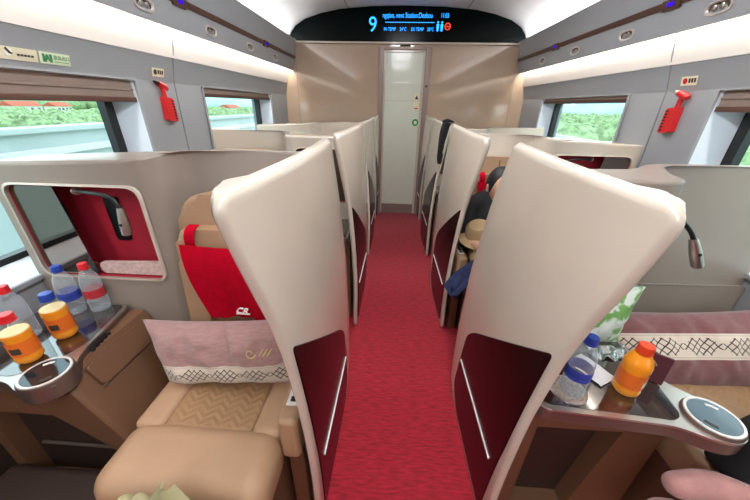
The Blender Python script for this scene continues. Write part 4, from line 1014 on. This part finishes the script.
for hx, kx in ((0.515, 0.47), (0.68, 0.70)):
    blob(bm, [W(0.61, 0.72, 0.565), W(hx, 0.68, 0.565), W(kx, 0.36, 0.578)], [0.11, 0.098, 0.074], 10); blob(bm, [W(kx, 0.36, 0.578), W(kx, 0.315, 0.16)], [0.074, 0.055], 12)
build('khaki_trousers', remeshed(bm, 0.009, 5), M_khaki, pr, 180)
bm = bmesh.new()
bmesh.ops.create_icosphere(bm, subdivisions=3, radius=0.099, matrix=Matrix.Translation(HC + Vector((0, 0.018, 0.022))) @ Matrix.Diagonal((0.88, 0.98, 1.12, 1)))
cutb = bmesh.new(); add_box(cutb, HC.x - 0.2, HC.x + 0.2, HC.y - 0.3, HC.y - 0.055, HC.z - 0.2, HC.z + 0.055); bm = cut(bm, cutb)
cutb = bmesh.new(); add_box(cutb, HC.x - 0.2, HC.x + 0.2, HC.y - 0.3, HC.y + 0.4, HC.z - 0.2, HC.z - 0.04); bm = cut(bm, cutb)
build('hair', bm, M_hair, pr, 180)
for e in (-1, 1):
    build('eye', lathe([(0, 0), (0.010, 0.002), (0.006, 0.005), (0, 0.006)], HC + Vector((e * 0.030, -0.086, 0.012)), 12, (0, -1, 0), cap=False), M_black, pr)

# khaki cap on the lap, navy jacket over the armrest, black coat on the third partition
cp_ = thing('sun_hat', (0.45, py + 0.60, 0.72), 'khaki cloth hat held on the lap of the passenger on the right', 'hat')
build('crown', lathe([(0.0, 0.075), (0.05, 0.072), (0.072, 0.05), (0.078, 0.0)], (0.45, py + 0.615, 0.712), 24, (-0.3, -0.4, 1), cap=False), M_khaki, cp_)
build('brim', lathe([(0.076, 0.002), (0.118, -0.012), (0.120, -0.015), (0.074, -0.002)], (0.45, py + 0.615, 0.712), 24, (-0.3, -0.4, 1), cap=False), M_khaki, cp_)
nj = thing('navy_jacket', (0.36, py + 0.44, 0.40), 'navy jacket hanging over the armrest beside the seated passenger', 'jacket')
bm = bmesh.new()
def jf(u, v):
    # draped over the knee towards the aisle
    x = 0.56 - 0.27 * v; z = 0.665 - 0.02 * v if v < 0.45 else 0.656 - 0.40 * (v - 0.45)
    if v > 0.45: x = 0.56 - 0.27 * 0.45 - 0.27 * (v - 0.45) * 1.0 * (0.9 + 0.35 * math.sin(u * 3))
    y = py + 0.30 + 0.19 * u + 0.01 * math.sin(v * 9)
    return (x + 0.012 * math.sin(u * 11 + v * 4), y + 0.010 * math.sin(v * 13 + u * 5), z + 0.016 * math.sin(u * 9 + 2 * v) * (0.3 + v))
add_sheet(bm, jf, 24, 28, 0.010); build('draped_cloth', bm, M_navy, nj, 70)
bm = blob(bmesh.new(), [(0.33, py + 0.42, 0.50), (0.31, py + 0.40, 0.46), (0.32, py + 0.385, 0.41)], [0.030, 0.036, 0.028], 8); build('sleeve', remeshed(bm, 0.008, 4), M_navy, nj, 180)
cb_ = thing('black_coat', (0.36, 2 * ROWS + 0.36, 0.90), 'black coat hung over the near edge of the third right partition', 'coat')
bm = bmesh.new()
def cf(u, v):
    z = 1.296 - 0.36 * max(0, v - 0.12) ** 1.0 - 0.006 * math.sin(v * 20); y = 2 * ROWS + 0.335 + 0.05 * v + 0.012 * math.sin(u * 7 + v * 5)
    x = 0.285 + 0.065 * u * (1 - 0.75 * v)
    return (x, y - 0.012 * math.sin(PI * u), z)
add_sheet(bm, cf, 14, 20, 0.014); build('draped_cloth', bm, M_coat, cb_, 70)
bm = blob(bmesh.new(), [(0.295, 2 * ROWS + 0.39, 1.298), (0.33, 2 * ROWS + 0.39, 1.306), (0.375, 2 * ROWS + 0.39, 1.294)], [0.010, 0.014, 0.010], 8); build('collar', remeshed(bm, 0.006, 3), M_coat, cb_, 180)

# things close to the viewpoint
fr_ = thing('footwell_filler', (-1.17, 0.38, 0), 'dark added footrest on the floor in front of the left console', 'filler')  # added dark box, covers the carpet so this corner stays dark
build('filler_top', box(-1.44, -0.92, 0.12, 0.58, 0.05, 0.20, 0.03, 3), M_dark, fr_); build('filler_base', box(-1.41, -0.94, 0.19, 0.56, 0.002, 0.055), M_black, fr_)
ob = thing('canvas_bag', (-0.57, 0.28, 0.0), 'olive canvas bag with open flap in front of the near left seat', 'bag')
bm = bmesh.new(); add_box(bm, -0.70, -0.44, 0.20, 0.365, 0.004, 0.535, 0.03, 3)
for v in bm.verts:
    k = noise.noise(v.co * 9); v.co += Vector((0.010 * k, 0.012 * k, 0.014 * k if v.co.z > 0.2 else 0))
build('bag_body', bm, M_olive, ob, 60)
bm = bmesh.new(); add_sheet(bm, lambda u, v: (-0.585 + 0.17 * (u - 0.35) * (1.15 - v) + 0.01 * v, 0.325 + 0.035 * v - 0.02 * math.sin(PI * u), 0.525 + 0.092 * v + 0.008 * math.sin(u * 5)), 12, 10, 0.006); build('flap', bm, M_olive, ob, 60)
build('strap', tube(smooth_path([(-0.70, 0.33, 0.50), (-0.69, 0.345, 0.55), (-0.665, 0.345, 0.53), (-0.645, 0.345, 0.565), (-0.61, 0.335, 0.53)], 6), 0.013, 10), M_olive, ob)
pk_ = thing('pink_blanket', (0.85, 0.50, 0.40), 'rolled pink knitted blanket at the lower right corner', 'blanket')
bm = blob(bmesh.new(), [(0.705, 0.500, 0.50), (0.80, 0.495, 0.505), (0.92, 0.445, 0.495), (1.06, 0.36, 0.485)], [0.032, 0.042, 0.040, 0.040], 10)
build('upper_roll', remeshed(bm, 0.007, 5), M_pink, pk_, 180)
bm = blob(bmesh.new(), [(0.66, 0.455, 0.44), (0.74, 0.44, 0.43), (0.90, 0.37, 0.42), (1.05, 0.29, 0.42)], [0.040, 0.050, 0.050, 0.048], 10)
build('lower_roll', remeshed(bm, 0.007, 5), M_pink, pk_, 180)
bb = thing('black_bag', (1.08, 0.50, 0.48), 'black bag standing on the near right seat at the picture edge', 'bag')
bm = prism(rounded([(0.848, 0.489), (1.30, 0.489), (1.30, 0.76), (0.98, 0.73), (0.895, 0.66)], 0.03), 'y', 0.50, 0.60, 0.02, 3); build('bag_body', bm, M_coat, bb, 50)
build('zip_trim', tube([(0.875, 0.500, 0.52), (0.90, 0.498, 0.60), (0.935, 0.498, 0.67)], 0.004, 8), M_navy, bb)

# ================================================================== OUTSIDE
gr = struct('ground', box(-900, 900, -400, 1200, -6.4, -6.0), M_ground)
hb = bmesh.new()
for k_ in range(60):
    a_ = PI * (-0.1 + 1.2 * k_ / 59); r_ = 760
    bmesh.ops.create_icosphere(hb, subdivisions=3, radius=1.0, matrix=Matrix.Translation((r_ * math.cos(a_), r_ * math.sin(a_), -8)) @ Matrix.Diagonal((70, 70, 24 + 12 * noise.noise(Vector((k_ * 0.7, 0, 0))), 1)))
struct('distant_hills', hb, mat('hazy_hill', '#a3bfc0', 0.95, var=0.15, vscale=0.02), 60)
def parapet(s, X, top, label):
    t = thing('viaduct_parapet', (s * X, 10, -1.0), label, 'parapet', 'viaduct parapets')
    build('wall_panel', flip(box(X, X + 0.12, -40, 60, -1.0, top - 0.06), s), M_conc, t)
    build('coping', flip(box(X - 0.06, X + 0.18, -40, 60, top - 0.06, top, 0.01), s), M_conc, t)
    build('rail', flip(box(X - 0.05, X, -40, 60, top - 0.30, top - 0.22, 0.01), s), M_white, t)
    build('track_slab', flip(box(1.9, X, -40, 60, -1.1, -0.75), s), M_conc, t)
parapet(-1, 4.0, 1.12, 'pale concrete viaduct parapet outside the left windows')
parapet(1, 6.0, 0.55, 'pale concrete viaduct parapet outside the right windows')
def forest(s, name, label, spots):
    bm = bmesh.new()
    base = bmesh.new(); bmesh.ops.create_icosphere(base, subdivisions=2, radius=1.0)
    co = [v.co.copy() for v in base.verts]; fc = [[v.index for v in f.verts] for f in base.faces]; base.free()
    V, F = [], []
    for x, y, z, r in spots:
        k = len(V); ph = random.random() * 50
        for c in co:
            q = 1 + 0.38 * noise.noise(c * 1.9 + Vector((ph, 0, 0)))
            V.append((x + c.x * r * q, y + c.y * r * q, z + c.z * r * q * 1.15))
        F += [[k + i for i in f] for f in fc]
        bmesh_dummy = None
    bm.free()
    me = bpy.data.meshes.new(name); me.from_pydata(V, [], F); finish(me, 60); me.materials.append(M_foliage)
    o = bpy.data.objects.new(name, me); COL.objects.link(o)
    return tag(o, label, 'trees', None, 'stuff')
L = [(-random.uniform(28, 110), random.uniform(5, 190), random.uniform(-5.4, -3.0), random.uniform(1.4, 2.4)) for _ in range(1000)]
L += [(-random.uniform(255, 330), random.uniform(60, 420), random.uniform(-5, -2.5), random.uniform(3.0, 5.0)) for _ in range(260)]
forest(-1, 'distant_woodland', 'green woodland beyond the parapet outside the left windows', L)
Rr = [(random.uniform(16, 140), random.uniform(4, 200), random.uniform(-5.0, -2.6), random.uniform(1.5, 2.8)) for _ in range(1500)]
forest(1, 'near_woodland', 'dense green woodland outside the right windows', Rr)
hl = ['long white house with red roof in the distant town, leftmost', 'white house with red roof in the middle of the distant town', 'low white house with red roof on the right of the distant town', 'tall white block at the edge of the distant town', 'white house with red roof beyond the second left window']
for i, (x, y, wd, dp, h) in enumerate(((-205, 128, 9, 8, 3.6), (-190, 158, 13, 8, 4.0), (-200, 186, 9, 8, 3.6), (-240, 170, 12, 10, 6.5), (-120, 235, 16, 10, 4.0))):
    t = thing('town_house', (x, y, -6), hl[i], 'house', 'houses of the distant town')
    build('walls', box(x - dp / 2, x + dp / 2, y - wd / 2, y + wd / 2, -6, -6 + h), M_house, t)
    if i != 3: build('roof', prism([(x - dp / 2 - 0.5, -6 + h), (x + dp / 2 + 0.5, -6 + h), (x, -6 + h + 2.2)], 'y', y - wd / 2 - 0.4, y + wd / 2 + 0.4), M_roof, t)
    else: build('roof', box(x - dp / 2 - 0.3, x + dp / 2 + 0.3, y - wd / 2 - 0.3, y + wd / 2 + 0.3, -6 + h, -6 + h + 0.5), M_roof, t)
    for q in range(4):
        yy = y - wd / 2 + wd * (q + 0.5) / 4
        build('house_window', box(x + dp / 2 - 0.05, x + dp / 2 + 0.06, yy - 0.7, yy + 0.7, -6 + h - 2.2, -6 + h - 0.8), M_hpane, t)
